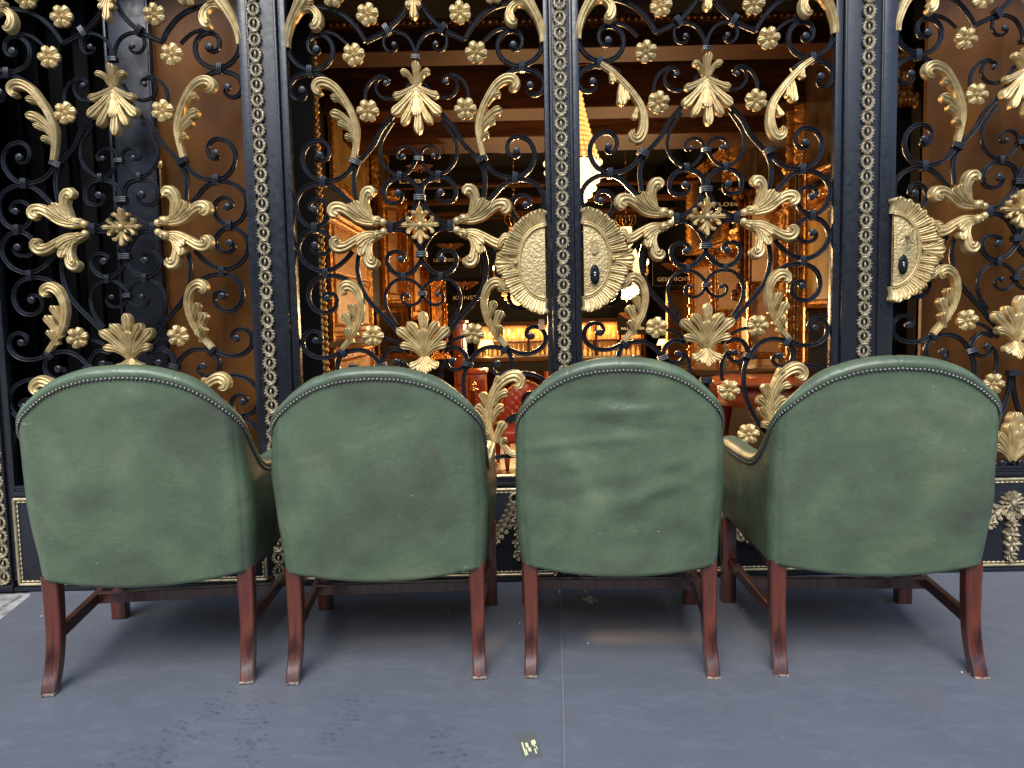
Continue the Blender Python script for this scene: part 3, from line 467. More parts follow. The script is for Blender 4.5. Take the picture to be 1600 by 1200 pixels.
# ------------------------------------------------------------------ ground and mats
def paving_mat():
    m = mat('stone_paving', (.42, .41, .39), .8, noise_amt=.5, noise_scale=14, col2=(.16, .155, .15), bump=.6, bump_scale=30); return m
def mat_rubber():
    m = bpy.data.materials.new('grey_vinyl_mat'); m.use_nodes = True; nt = m.node_tree; N = nt.nodes; L = nt.links; b = N['Principled BSDF']
    tc = N.new('ShaderNodeTexCoord')
    def nz(s, d=5, sc=(1, 1, 1), dist=0.0):
        mp = N.new('ShaderNodeMapping'); mp.inputs['Scale'].default_value = sc; L.new(tc.outputs['Object'], mp.inputs['Vector'])
        n = N.new('ShaderNodeTexNoise'); n.inputs['Scale'].default_value = s; n.inputs['Detail'].default_value = d; n.inputs['Distortion'].default_value = dist; L.new(mp.outputs['Vector'], n.inputs['Vector']); return n
    def ramp(n, stops):
        r = N.new('ShaderNodeValToRGB'); L.new(n.outputs['Fac'], r.inputs['Fac']); e = r.color_ramp.elements
        while len(e) < len(stops): e.new(.5)
        for q, (p, c) in zip(e, stops): q.position = p; q.color = (*c, 1)
        return r
    def mix(a, bb, fac=None, f=.5, mode='MIX', col=None):
        x = N.new('ShaderNodeMix'); x.data_type = 'RGBA'; x.blend_type = mode; x.inputs[0].default_value = f
        if fac: L.new(fac, x.inputs[0])
        L.new(a, x.inputs[6])
        if col: x.inputs[7].default_value = (*col, 1)
        else: L.new(bb, x.inputs[7])
        return x.outputs[2]
    a = ramp(nz(1.6, 6, (1, 1, 1), .4), [(.3, (.092, .101, .122)), (.7, (.116, .127, .151))]).outputs['Color']
    a = mix(a, None, ramp(nz(9, 8, (1, 2.2, 1), 1.2), [(.50, (0, 0, 0)), (.72, (.22, .22, .22))]).outputs['Color'], col=(.20, .212, .235))      # chalky smears
    a = mix(a, None, ramp(nz(60, 5, (1, 2.5, 1), .8), [(.62, (0, 0, 0)), (.74, (.35, .35, .35))]).outputs['Color'], col=(.25, .255, .28))       # scuff streaks
    a = mix(a, None, ramp(nz(3.2, 3, (1, 1, 1)), [(.60, (0, 0, 0)), (.72, (.45, .45, .45))]).outputs['Color'], col=(.115, .108, .118))        # brownish patches
    a = mix(a, None, ramp(nz(220, 4), [(.35, (.22, .22, .22)), (.65, (0, 0, 0))]).outputs['Color'], col=(.06, .066, .08))                      # fine grain
    a = mix(a, None, ramp(nz(160, 2), [(.74, (0, 0, 0)), (.77, (.8, .8, .8))]).outputs['Color'], col=(.20, .20, .21))                           # specks
    a = mix(a, None, ramp(nz(30, 6, (.25, 6, 1), .2), [(.58, (0, 0, 0)), (.76, (.16, .16, .16))]).outputs['Color'], col=(.19, .20, .225))      # faint drag streaks
    a = mix(a, None, ramp(nz(11, 7, (1, 1.4, 1), .9), [(.60, (0, 0, 0)), (.78, (.28, .28, .28))]).outputs['Color'], col=(.072, .078, .095))      # damp blotches
    L.new(a, b.inputs['Base Color']); b.inputs['Specular IOR Level'].default_value = .5
    rr = N.new('ShaderNodeMapRange'); L.new(nz(6, 6, (1, 1.6, 1)).outputs['Fac'], rr.inputs['Value']); rr.inputs['To Min'].default_value = .42; rr.inputs['To Max'].default_value = .66; L.new(rr.outputs['Result'], b.inputs['Roughness'])
    b1 = N.new('ShaderNodeBump'); b1.inputs['Strength'].default_value = .12; b1.inputs['Distance'].default_value = .004; L.new(nz(240, 3).outputs['Fac'], b1.inputs['Height'])
    b2 = N.new('ShaderNodeBump'); b2.inputs['Strength'].default_value = .07; b2.inputs['Distance'].default_value = .03; L.new(nz(2.6, 3).outputs['Fac'], b2.inputs['Height']); L.new(b1.outputs['Normal'], b2.inputs['Normal'])
    L.new(b2.outputs['Normal'], b.inputs['Normal']); return m
M['mat'] = mat_rubber(); M['paving'] = paving_mat()
g = MB(); g.add([(-60, -80, -.012), (60, -80, -.012), (60, .02, -.012), (-60, .02, -.012)], [(0, 1, 2, 3)]); tag(g.build('pavement', M['paving'], smooth=False), kind='structure')
# a few worn setts show beyond the corner of the mat
rnd = random.Random(5)
for i, (x, y, sx, sy) in enumerate(((-2.22, -.13, .085, .07), (-2.40, -.12, .08, .075), (-2.21, -.30, .09, .08), (-2.40, -.31, .085, .08), (-2.20, -.47, .09, .075))):
    b = MB(); b.box(x - sx, x + sx, y - sy, y + sy, -.05, -.004 + rnd.uniform(0, .003)); o = b.build('paving_sett', M['paving'], bevel=.012, sharp=50)
    tag(o, 'pale worn stone sett beside the left edge of the grey mat', 'paving stone', 'stone setts beside the mat')
def sheet(name, pts, z, label):
    mb = MB(); n = len(pts); mb.add([(x, y, z) for x, y in pts] + [(x, y, z - .003) for x, y in pts], [tuple(range(n)), tuple(reversed(range(n, 2 * n)))] + [(i, i + n, (i + 1) % n + n, (i + 1) % n) for i in range(n)])
    o = mb.build(name, M['mat'], smooth=False); return tag(o, label, 'floor mat', 'grey floor mats')
edge = [(-2.125, -.036), (-2.112, -.05), (-2.094, -.08), (-2.082, -.14), (-2.068, -.22), (-2.042, -.356), (-1.98, -.72), (-1.86, -1.4), (-1.6, -3.2), (-1.5, -5.0)]
lm_ = sheet('floor_mat', edge + [(-.05, -5.0), (.02, -3.0), (.118, -1.42), (.160, -.60), (.192, -.036)], -.002, 'grey vinyl mat left of the seam, scuffed with dark shoe prints')
rm = sheet('floor_mat', [(.190, -.036), (.156, -.60), (.112, -1.42), (.012, -3.0), (-.06, -5.0), (4.2, -5.0), (4.2, -.036)], .0, 'grey vinyl mat right of the seam, with pale chalky smears')
lip = MB(); lip.tube([(x, y, .0002) for x, y in catmull(np.array([(.190, -.04), (.156, -.60), (.112, -1.42), (.012, -3.0), (-.06, -4.99)]), .05)], .0036, n=8); lip.v = [(x, y, z * .55) for x, y, z in lip.v]
lip.build('rolled_edge', mat('worn_mat_edge', (.15, .16, .185), .5), rm)
# shoe prints: damp sole marks, thin film on the mat
def print_mat():
    m = mat('damp_sole_mark', (.070, .077, .096), .5); nt = m.node_tree; N = nt.nodes; b = N['Principled BSDF']
    tc = N.new('ShaderNodeTexCoord'); n = N.new('ShaderNodeTexNoise'); n.inputs['Scale'].default_value = 38; n.inputs['Detail'].default_value = 5; nt.links.new(tc.outputs['Object'], n.inputs['Vector'])
    r = N.new('ShaderNodeValToRGB'); r.color_ramp.elements[0].position = .42; r.color_ramp.elements[1].position = .66; r.color_ramp.elements[0].color = (0, 0, 0, 1); r.color_ramp.elements[1].color = (.36, .36, .36, 1)
    nt.links.new(n.outputs['Fac'], r.inputs['Fac']); nt.links.new(r.outputs['Color'], b.inputs['Alpha']); return m
M['print'] = print_mat(); M['print_pale'] = mat('dusty_sole_mark', (.19, .2, .22), .7); 
nt = M['print_pale'].node_tree; src = M['print'].node_tree
n_ = nt.nodes.new('ShaderNodeTexNoise'); n_.inputs['Scale'].default_value = 45; n_.inputs['Detail'].default_value = 5; r_2 = nt.nodes.new('ShaderNodeValToRGB'); r_2.color_ramp.elements[0].position = .45; r_2.color_ramp.elements[1].position = .66; r_2.color_ramp.elements[1].color = (.36, .36, .36, 1)
nt.links.new(n_.outputs['Fac'], r_2.inputs['Fac']); nt.links.new(r_2.outputs['Color'], nt.nodes['Principled BSDF'].inputs['Alpha'])
def shoe_print(seed):
    mb = MB(); rnd = random.Random(seed)
    def poly(pts, a, c):
        ca, sa = math.cos(a), math.sin(a); mb.add([(c[0] + x * ca - y * sa, c[1] + x * sa + y * ca, 0) for x, y in pts], [tuple(range(len(pts)))])
    for row, y in enumerate(np.arange(-.140, .145, .027)):
        hw = .050 * math.sqrt(max(.05, 1 - (y / .158) ** 2)) * (.74 if -.06 < y < .01 else 1)
        for x in np.arange(-.046, .047, .023) + (.0115 if row % 2 else 0):
            if abs(x) > hw or rnd.random() < .24: continue
            c = (x + rnd.uniform(-.002, .002), y + rnd.uniform(-.003, .003)); a = rnd.uniform(-.15, .15)
            if abs(x) > hw - .017: poly([(-.010, -.0065), (.011, -.0055), (.008, .0065), (-.009, .0055)], a, c)
            else:
                w, l = .0030, .0105
                poly([(-w, -l), (w, -l), (w, -w), (l, -w), (l, w), (w, w), (w, l), (-w, l), (-w, w), (-l, w), (-l, -w), (-w, -w)], a + .6, c)
    return mb
prints = [(330, 1108, -.5, 0), (395, 1128, .1, 0), (255, 1182, -.6, 0), (540, 1122, -.2, 0), (395, 1188, .05, 0), (180, 1192, -.8, 0), (705, 1180, .2, 0), (775, 1066, 1.1, 1), (965, 1140, .2, 1), (1260, 1150, .5, 1), (745, 985, .8, 1)]
for i, (px, py, a, pale) in enumerate(prints):
    p = atf(px, py); z = .0012 if p[0] > .12 else -.0008
    o = shoe_print(i).build('shoe_print', M['print_pale' if pale else 'print'], smooth=False, loc=(p[0], p[1], z + i * .00012), rot=(0, 0, a))
    o.parent = rm if p[0] > .12 else lm_
    if pale: o['label'] = 'pale dusty shoe print'
# printed stickers lying on the mat
M['decal'] = mat('olive_sticker', (.098, .104, .100), .5); M['decal_ink'] = mat('pale_yellow_print', (.75, .72, .42), .5)
def sticker(p, rz, sc, label):
    s = MB(); s.box(-.030, .030, -.068, .068, 0, .0006); o = s.build('sticker', M['decal'], smooth=False, loc=p, rot=(0, 0, rz)); o.scale = (sc, sc, 1); tag(o, label, 'sticker', 'stickers on the mat')
    k = MB()
    for x, y0, y1, w in ((-.020, -.056, .018, .0021), (-.0145, -.052, -.020, .0016), (-.0075, -.012, .012, .0042), (-.0035, -.036, -.016, .0042), (.010, -.004, .020, .0019), (.0145, -.012, .024, .0019), (.0195, .002, .024, .0022), (.0125, -.050, -.024, .0019), (.019, -.030, -.010, .0012)):
        k.box(x - w, x + w, y0, y1, .0004, .0011)
    k.build('print', M['decal_ink'], o, smooth=False)
p = atf(827, 1163); sticker((p[0], p[1], -.0018), .16, .88, 'small dark sticker with pale yellow print, in front of the second and third chairs')
p = atf(920, 936); sticker((p[0], p[1], .0002), .5, .95, 'small dark sticker on the mat under the third chair')
M['shard'] = mat('green_glass_shard', (.03, .4, .12), .1)  # green glint on the mat, put into the colour of small bits
for i, (px, py) in enumerate(((702, 958), (700, 940), (812, 973), (1162, 953), (919, 1006), (1503, 1051), (65, 962))):
    p = atf(px, py); b = MB(); b.ball((0, 0, .002), .006 if i == 0 else .0028, 6, 5, (1, 1.4, .5)); o = b.build('crumb', M['shard'] if i < 2 else M['chalk'] if 'chalk' in M else M.setdefault('chalk', mat('white_crumb', (.8, .8, .78), .7)), loc=(p[0], p[1], .0 if p[0] > .12 else -.003))
    tag(o, ['bright green bit of glass on the mat under the second chair', 'smaller green bit of glass on the mat under the second chair', 'tiny white crumb on the mat left of the third chair', 'tiny white crumb on the mat between third and fourth chairs', 'tiny white crumb on the mat under the third chair', 'tiny white crumb beside the right rear foot of the fourth chair', 'tiny white crumb beside the left rear leg of the first chair'][i], 'crumb', 'crumbs on the mat')

# ------------------------------------------------------------------ the four leather armchairs
ZT = np.array([(0, .985), (.08, .979), (.15, .961), (.20, .940), (.25, .908), (.30, .864), (.34, .815), (.38, .762), (.43, .712), (.48, .680), (.54, .664), (.66, .658), (.78, .660), (.88, .662), (.93, .660)])
def ztop(s):
    s = abs(s); return float(np.interp(s, *(lambda c: (c[:, 0], c[:, 1]))(catmull(ZT, .01))))
_ZC = catmull(ZT, .01)
def ztop(s): z = float(np.interp(abs(s), _ZC[:, 0], _ZC[:, 1])); return z + .026 * min(1, max(0, (z - .66) / .3))
WB, RC, YB, SEND = .322, .055, -.300, .93
def plan(s):
    """outer shell in plan: position and outward normal at arclength s from the middle of the back"""
    sg = 1 if s >= 0 else -1; a = abs(s); L1 = WB - RC; L2 = L1 + RC * math.pi / 2
    if a <= L1: x, y, nx, ny = a, YB - .022 * (1 - (a / L1) ** 2), .10 * a / L1, -1
    elif a <= L2: t = (a - L1) / RC; x, y, nx, ny = L1 + RC * math.sin(t), YB + RC * (1 - math.cos(t)), math.sin(t), -math.cos(t)
    else:
        d = a - L2; x, y, nx, ny = WB + .030 * (d / .6), YB + RC + d, 1, -.05
    l = math.hypot(nx, ny); return sg * x, y, sg * nx / l, ny / l
def inward(s):
    a = abs(s); sg = 1 if s >= 0 else -1; t = min(1, max(0, (a - .17) / .30)); t = t * t * (3 - 2 * t) * math.pi / 2
    return -sg * math.sin(t), math.cos(t)
def armchair(cx, cy, rz, seed, wrinkle, label, zs=1.0, xs=1.0):
    lm = leather_mat('green_leather', seed); g = empty('armchair', (cx, cy, 0), rz); tag(g, label, 'armchair', 'green leather armchairs in a row'); g.scale = (xs, 1, zs)
    rnd = random.Random(seed)
    def shell(s, z, zb, zt):
        x, y, nx, ny = plan(s); f = (z - zb) / max(.01, zt - zb)
        bk = 1 - min(1, max(0, (abs(s) - .28) / .25)); k = 1.0 + .020 * math.sin(min(1, max(0, (z - .33) / .42)) * math.pi / 2)
        y = y - .16 * (z - .33) * (.12 + .88 * bk) ; x *= k
        # padding swell and slack leather
        e = min(1, max(0, f * 6)) * min(1, max(0, (1 - f) * 8)) * min(1, max(0, (SEND - abs(s)) * 12))
        d = .010 * math.sin(math.pi * min(1, max(0, f))) + e * .0085 * noise.noise(Vector((s * 3.2 + seed * 7, z * 3.4, seed)))
        d += e * .004 * noise.noise(Vector((s * 8 + seed * 3, z * 8, seed * 2)))
        if wrinkle and bk > .3:
            q = noise.noise(Vector((s * 2.3, z * 2 + seed, 3.1))) * .05
            for zc, am, wd, tilt in ((.93, .004, .012, .02), (.895, -.005, .014, -.03), (.862, .006, .014, .05), (.815, -.006, .016, -.12), (.775, .007, .014, .10), (.71, -.006, .022, -.30), (.66, .009, .022, .22), (.615, -.008, .025, -.25), (.575, .008, .026, .35), (.52, -.006, .030, -.2), (.47, .006, .03, .25)):
                zz = zc + tilt * s + q; am *= math.exp(-((s - .10 * math.sin(zc * 47)) / .20) ** 2) * wrinkle * (.62 + .8 * noise.noise(Vector((s * 6, zc * 9, 4.4))))
                d += bk * e * am * math.exp(-((z - zz) / wd) ** 2)
        return x + nx * d, y + ny * d, z
    def zbot(s):
        a = abs(s); return .350 - .026 * max(0, 1 - (a / .29) ** 2) if a < .29 else .350 + .010 * min(1, (a - .29) / .3)
    S = np.concatenate([-np.arange(SEND, .40, -.02), np.arange(-.40, .401, .01), np.arange(.42, SEND + .001, .02)])
    SEAM = .300
    def surf(ss, nv=40):
        P = []
        for s in ss:
            zb, zt = zbot(s), ztop(s) - .030
            P.append([shell(s, zb + (zt - zb) * v, zb, zt) for v in np.linspace(0, 1, nv)])
        return np.array(P)
    sb = np.arange(-SEAM, SEAM + .0001, .0075); P = surf(sb, 64)
    for c in (0, -1): P[c, :, 1] += .0015
    P[0, :, 0] += .0012; P[-1, :, 0] -= .0012
    tuck = P[:, :1].copy(); tuck[..., 1] += .035; tuck[..., 2] += .004; tuck2 = P[:, :1].copy(); tuck2[..., 1] += .010; tuck2[..., 2] -= .006
    mb = MB(); mb.grid(np.concatenate([tuck, tuck2, P], 1)); mb.build('back_panel', lm, g)
    for sg in (1, -1):
        ss = np.concatenate([np.arange(SEAM, .42, .01), np.arange(.42, SEND + .01, .02)]); ss[-1] = SEND
        Q = surf(ss * sg, 30); Q[0, :, 1] += .0015; Q[0, :, 0] -= sg * .0012
        mb = MB(); mb.grid(Q); mb.build('side_panel', lm, g)
    # padded roll over the top edge and the inside lining
    RP = [(0, -.030), (-.006, -.022), (-.007, -.012), (-.001, -.002), (.014, .006), (.034, .009), (.056, .005), (.074, -.008), (.084, -.028), (.088, -.06), (.089, -.12)]
    rows = []
    Sr = np.concatenate([-np.arange(SEND, .40, -.012), np.arange(-.40, .401, .004), np.arange(.412, SEND + .001, .012)])
    for s in Sr:
        zb, zt = zbot(s), ztop(s); ix, iy = inward(s); bx, by, bz = shell(s, zt - .030, zb, zt - .030); row = []
        pl = 1 - .16 * sum(math.exp(-((s - q) / .0035) ** 2) for q in (-.30, -.155, .0, .155, .30)) * .5
        sw = 1.0 if abs(s) < .4 else 1.0
        for n, h in RP:
            hh = -.030 + (h + .030) * (pl if h > -.03 else 1)
            row.append((bx + ix * n * sw, by + iy * n * sw, zt + hh))
        row.append((bx + ix * .095, by + iy * .095, .40)); rows.append(row)
    mb = MB(); mb.grid(np.array(rows)); k = len(RP) + 1
    mb.build('padded_roll', lm, g)
    for sg in (1, -1):          # fronts of the arms
        s = SEND * sg; row = rows[-1 if sg > 0 else 0]; zb = zbot(s); low = shell(s, zb, zb, ztop(s) - .030)
        pts = [low] + list(row) + [(row[-1][0], row[-1][1], zb)]
        mb = MB(); n = len(pts); mb.add(pts + [(x * .985 if abs(x) > .3 else x * 1.01, y + .016, z) for x, y, z in pts], [tuple(range(n, 2 * n))] + [(i, (i + 1) % n, (i + 1) % n + n, i + n) for i in range(n)])
        mb.build('arm_front', lm, g, sharp=40)
    # nails in one close row along the edge
    mb = MB(); line = np.array([[*shell(s, ztop(s) - .030, zbot(s), ztop(s) - .030), *plan(s)[2:]] for s in np.arange(-SEND, SEND + .0001, .003)])
    Ls = np.concatenate([[0], np.cumsum(np.linalg.norm(np.diff(line[:, :3], axis=0), axis=1))])
    for d in np.arange(0, Ls[-1], .0122):
        p = [np.interp(d, Ls, line[:, q]) for q in range(5)]; mb.ball((p[0] + p[3] * .002, p[1] + p[4] * .002, p[2] + rnd.uniform(-.0006, .0006)), .0056, 8, 6, (1, 1, 1))
    mb.build('nail_trim', M['nail'], g)
    gi = MB(); pts = [(p[0] + p[3] * .0005, p[1] + p[4] * .0005, p[2]) for p in line]; gi.tube(pts, .0018, n=6); gi.build('gimp_welt', lm, g)
    st = MB(); st.box(-.262, .262, -.215, .335, .335, .36); st.build('dust_cover', M['dustcover'], g, smooth=False)
    cu = MB(); cu.box(-.225, .225, -.19, .345, .35, .475); cu.build('seat', lm, g, bevel=.035)
    fr = MB()
    for x in (-1, 1): fr.box(*sorted((x * .285, x * .322)), -.25, .335, .333, .36)
    fr.box(-.28, .28, .315, .345, .320, .37); fr.build('seat_rail', M['mahogany'], g, smooth=False)
    for sg in (1, -1):
        mb = MB(); pts = catmull(np.array([(.294, -.262, .360), (.294, -.262, .24), (.294, -.268, .15), (.295, -.288, .07), (.297, -.322, .0)]), .02); rows = []
        for i, (x, y, z) in enumerate(pts):
            h = .0245 - .004 * (1 - z / .33); t = pts[min(i + 1, len(pts) - 1)] - pts[max(i - 1, 0)]; t /= np.linalg.norm(t)
            ny, nz_ = (1.0, 0.0) if i in (0, len(pts) - 1) else (-t[2], t[1])
            c = .004; ring = [(-h + c, -h), (h - c, -h), (h, -h + c), (h, h - c), (h - c, h), (-h + c, h), (-h, h - c), (-h, -h + c)]
            rows.append([(sg * x + u, y + v * ny, z + v * nz_) for u, v in ring])
        mb.grid(np.array(rows), closed_v=True); mb.f.append(tuple(range(8))); mb.f.append(tuple(reversed(range(len(mb.v) - 8, len(mb.v)))))
        leg = mb.build('rear_leg', M['mahogany'], g, sharp=30)
        tp = MB(); x, y = .297, -.322; tp.box(sg * x - .0212, sg * x + .0212, y - .0218, y + .0212, -.0005, .0075); tp.build('worn_tip', M['worn_tip'], leg, bevel=.002)
        fl = MB(); fl.box(sg * .330 - .0265, sg * .330 + .0265, .288, .340, .0, .34); fl.build('front_leg', M['mahogany'], g, bevel=.003, sharp=30)
        # side stretcher
        a = Vector((sg * .2905, -.246, .165)); b = Vector((sg * .325, .290, .165)); d = (b - a).normalized(); n = Vector((d.y, -d.x, 0)) * .0115; h = Vector((0, 0, .019)); mb = MB()
        mb.add([p + u + w for p in (a, b) for u in (-n, n) for w in (-h, h)], [(0, 1, 3, 2), (4, 6, 7, 5), (0, 4, 5, 1), (2, 3, 7, 6), (0, 2, 6, 4), (1, 5, 7, 3)])
        mb.build('side_stretcher', M['mahogany'], g, smooth=False, bevel=.002)
    cs = MB(); cs.box(-.305, .305, .055, .080, .146, .184); cs.build('cross_stretcher', M['mahogany'], g, smooth=False, bevel=.002)
    return g
armchair(-1.200, -.632, R(5.5), 1, 0, 'green leather armchair seen from behind, leftmost, its right arm showing', 1.008, 1.015)
armchair(-.430, -.607, R(1.3), 2, 0, 'green leather armchair seen from behind, second from the left, with small pale nicks', .988)
armchair(.345, -.618, R(-3.6), 3, .85, 'green leather armchair seen from behind, third from the left, deeply wrinkled back', 1.0, .968)
armchair(1.152, -.650, R(-4.2), 4, .15, 'green leather armchair seen from behind, rightmost, its left arm showing', .990, 1.018)
# ------------------------------------------------------------------ the shop behind the gates
M['shopfloor'] = wood_mat('red_brown_parquet', (.16, .045, .02), (.28, .085, .035), .35, (3, 26, 3), .3)
M['blackwall'] = mat('black_wall', (.0035, .003, .003), .6, spec=.2)
M['beam'] = wood_mat('dark_oak', (.020, .007, .002), (.062, .021, .006), .6, (2.2, 26, 26), .0)
M['beam'].node_tree.nodes['Principled BSDF'].inputs['Specular IOR Level'].default_value = .12
M['ceil'] = mat('black_ceiling', (.006, .005, .005), .7)
M['gilt'] = mat('carved_gilt', (.62, .30, .07), .32, metal=.75, noise_amt=.5, noise_scale=16, col2=(.30, .12, .025), bump=1.0, bump_scale=45)
M['giltdark'] = mat('dark_carved_gilt', (.30, .12, .035), .35, metal=.6, noise_amt=.6, noise_scale=18, col2=(.09, .03, .01), bump=1.0, bump_scale=40)
M['canvas'] = mat('old_landscape_canvas', (.36, .22, .06), .4, noise_amt=.6, noise_scale=3.2, col2=(.13, .085, .02), coat=.3)
M['panelwood'] = wood_mat('honey_panel', (.34, .17, .06), (.50, .27, .11), .4, (3, 3, 14), .2)
M['pale'] = mat('pale_warm_canvas', (.62, .42, .2), .5, noise_amt=.4, noise_scale=5, col2=(.45, .25, .1))
M['darkcanvas'] = mat('dark_varnished_canvas', (.07, .04, .02), .25, noise_amt=.6, noise_scale=6, col2=(.02, .012, .008), coat=.4)
M['mirror'] = mat('old_mirror_glass', (.45, .36, .26), .08, metal=1.0)
M['signblack'] = mat('black_sign_board', (.0022, .002, .002), .7, spec=.15)
M['letter'] = mat('cream_lettering', (.72, .66, .55), .5)
M['emblem'] = mat('bronze_emblem', (.34, .15, .06), .45, metal=.4)
M['bronzeboard'] = wood_mat('bronze_brown_board', (.090, .034, .0065), (.175, .068, .015), .36, (5, 5, 1.3), .0)
M['bronzeboard'].node_tree.nodes['Principled BSDF'].inputs['Specular IOR Level'].default_value = .22
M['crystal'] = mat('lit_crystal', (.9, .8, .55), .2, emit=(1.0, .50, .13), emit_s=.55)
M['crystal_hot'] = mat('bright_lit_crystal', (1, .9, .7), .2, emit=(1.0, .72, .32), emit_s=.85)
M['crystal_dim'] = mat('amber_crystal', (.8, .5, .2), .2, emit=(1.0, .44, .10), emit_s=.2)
M['bulb'] = mat('candle_bulb', (1, .9, .7), .3, emit=(1.0, .74, .36), emit_s=5.0)
M['brass'] = mat('polished_brass', (.75, .45, .15), .25, metal=.9)
M['redwood'] = wood_mat('polished_red_mahogany', (.26, .050, .014), (.42, .10, .03), .25, (14, 14, 2), .5)
M['redleather'] = mat('red_buttoned_leather', (.36, .045, .018), .4)
M['glow'] = mat('lit_parchment_shade', (1, .85, .55), .5, emit=(1.0, .66, .22), emit_s=1.0)
M['shelfback'] = mat('amber_shelf_lining', (.55, .27, .06), .5, noise_amt=.5, noise_scale=9, col2=(.28, .11, .02))
XL, XR, YBK, ZC = -1.18, 1.93, 7.6, 3.05
def pane(name, x0, x1, y0, y1, z0, z1, m, label=None, cat=None, kind=None, group=None, **k):
    b = MB(); b.box(x0, x1, y0, y1, z0, z1); return tag(b.build(name, m, smooth=False, **k), label, cat, group, kind)
pane('shop_floor', -2.4, 2.9, .03, YBK + .2, -.10, .0, M['shopfloor'], kind='structure')
pane('ceiling', -2.4, 2.9, .03, YBK + .2, ZC, ZC + .1, M['ceil'], kind='structure')
pane('wall', XL - .1, XL, .62, YBK, 0, ZC, M['blackwall'], 'black side wall of the shop behind the big landscape painting', 'wall')
pane('wall', XR, XR + .1, .62, YBK, 0, ZC, M['blackwall'], 'black side wall of the shop behind the gilt frames on the right', 'wall')
pane('wall', XL, XR, YBK, YBK + .1, 0, ZC, M['blackwall'], 'black rear wall of the shop above the lit shelves', 'wall')
pane('wall', -2.4, -.94, .50, .60, 0, ZC, M['blackwall'], 'black wall directly behind the leftmost gate', 'wall')
pane('wall', 1.99, 2.9, .50, .60, 0, ZC, M['blackwall'], 'black wall directly behind the rightmost gate', 'wall')
pane('wall', -2.5, -2.4, .03, .6, 0, ZC, M['blackwall'], 'black return wall at the outer side of the leftmost gate', 'wall')
pane('wall', 2.8, 2.9, .03, .6, 0, ZC, M['blackwall'], 'black return wall at the outer side of the rightmost gate', 'wall')
pane('wall', -7, 7, -.05, .10, STILE_TOP + .01, 7.5, M['post'], 'black painted shopfront wall above the gates', 'wall')  # out of view; added so that no light leaks into the shop from above
pane('wall', -7, -2.264, -.04, .10, 0, STILE_TOP, M['post'], 'black painted shopfront wall left of the gates', 'wall')
pane('wall', 2.74, 7, -.04, .10, 0, STILE_TOP, M['post'], 'black painted shopfront wall right of the gates', 'wall')
# boards standing behind the outer gates, and the dark leaf beside the left one
def board(px0, px1, y, label, z1=2.72):
    a, b = at(px0, 330, y)[0], at(px1, 330, y)[0]; return pane('brown_board', a, b, y, y + .03, .0, z1, M['bronzeboard'], label, 'board', None, 'brown boards behind the gates', bevel=.003)
lb_ = board(252, 392, .20, 'bronze brown board behind the right half of the leftmost gate')
board(1444, 1700, .20, 'bronze brown board behind the rightmost gate')
d = empty('dark_door', (at(215, 330, .16)[0], .16, 0)); tag(d, 'dark blue-black door edge beside the brown board behind the leftmost gate', 'door')
b = MB(); b.box(-.085, .085, 0, .05, 0, 2.72); b.build('door_stile', M['post'], d, bevel=.006, sharp=35)
b = MB(); b.box(-.10, -.088, -.01, .04, 0, 2.72); b.box(.088, .098, -.01, .04, 0, 2.72); b.build('edge_strip', M['iron'], d, bevel=.002)
for px_b in (252, 392):
    q = at(px_b, 330, .19); tr_ = pane('edge_trim', q[0] - .007, q[0] + .007, .186, .199, 0, 2.72, M['panelwood'], bevel=.003); tr_.parent = lb_
b = MB(); b.box(.105, .13, -.02, -.005, 1.83, 1.86); b.box(.11, .118, -.012, .02, 1.70, 1.90); b.build('latch', M['brass'], d, bevel=.002)
for i, px in enumerate((30, 62, 100, 140)):
    p = at(px, 330, .3); pane('dark_slat', p[0] - .035, p[0] + .035, .30, .34, 0, 2.72, M['signblack'], 'black upright slat behind the leftmost gate, ' + ['outermost', 'second from the outside', 'third from the outside', 'nearest the dark door edge'][i], 'slat', None, 'upright slats behind the leftmost gate', bevel=.008)
# ceiling beams across the shop
for i, (Y, y0, y1, dp, lab) in enumerate(((.95, 46, 77, .25, 'nearest oak ceiling beam, just behind the gates, below a gilt cornice'), (1.72, 99, 170, .3, 'second oak ceiling beam behind the gates, broad and dark'), (2.15, 172, 214, .5, 'third oak ceiling beam behind the gates, the palest'), (4.0, 283, 289, .16, 'thin oak ceiling beam above the sign LEBEN level'), (4.9, 308, 315, .16, 'thin oak ceiling beam below the sign LEBEN level'), (5.8, 329, 334, .16, 'second thin ceiling beam from the rear wall'), (6.5, 338, 342, .12, 'thin bright ceiling beam nearest the rear wall'))):
    za, zb = at(800, y1, Y)[2], at(800, y0, Y)[2]
    tag(pane('ceiling_beam', XL, XR, Y, Y + dp, za, zb, M['beam'], bevel=.006), lab, 'beam', 'oak ceiling beams of the shop')
z0 = at(800, 45, .95)[2]; c = MB(); c.box(XL, XR, .90, .945, z0 + .004, z0 + .045)
for x in np.arange(XL + .01, XR, .035): c.ball((x, .895, z0 + .024), .014, 8, 5)
tag(c.build('gilt_cornice', M['giltdark'], sharp=50), 'dark gilt beaded cornice strip over the nearest ceiling beam', 'cornice')
c = MB(); p = at(780, 215, 2.9); q = at(851, 235, 2.9); c.box(p[0], q[0], 2.9, 2.98, q[2], p[2]); c.build('air_slot', M['ceil'], smooth=False); tag(bpy.data.objects['air_slot'], 'dark recessed air slot below the palest ceiling beam', 'air vent')
f = MB(); f.box(p[0] + .02, q[0] - .005, 2.885, 2.899, q[2] - .004, q[2] + .025); f.build('slot_edge', M['beam'], bpy.data.objects['air_slot'])

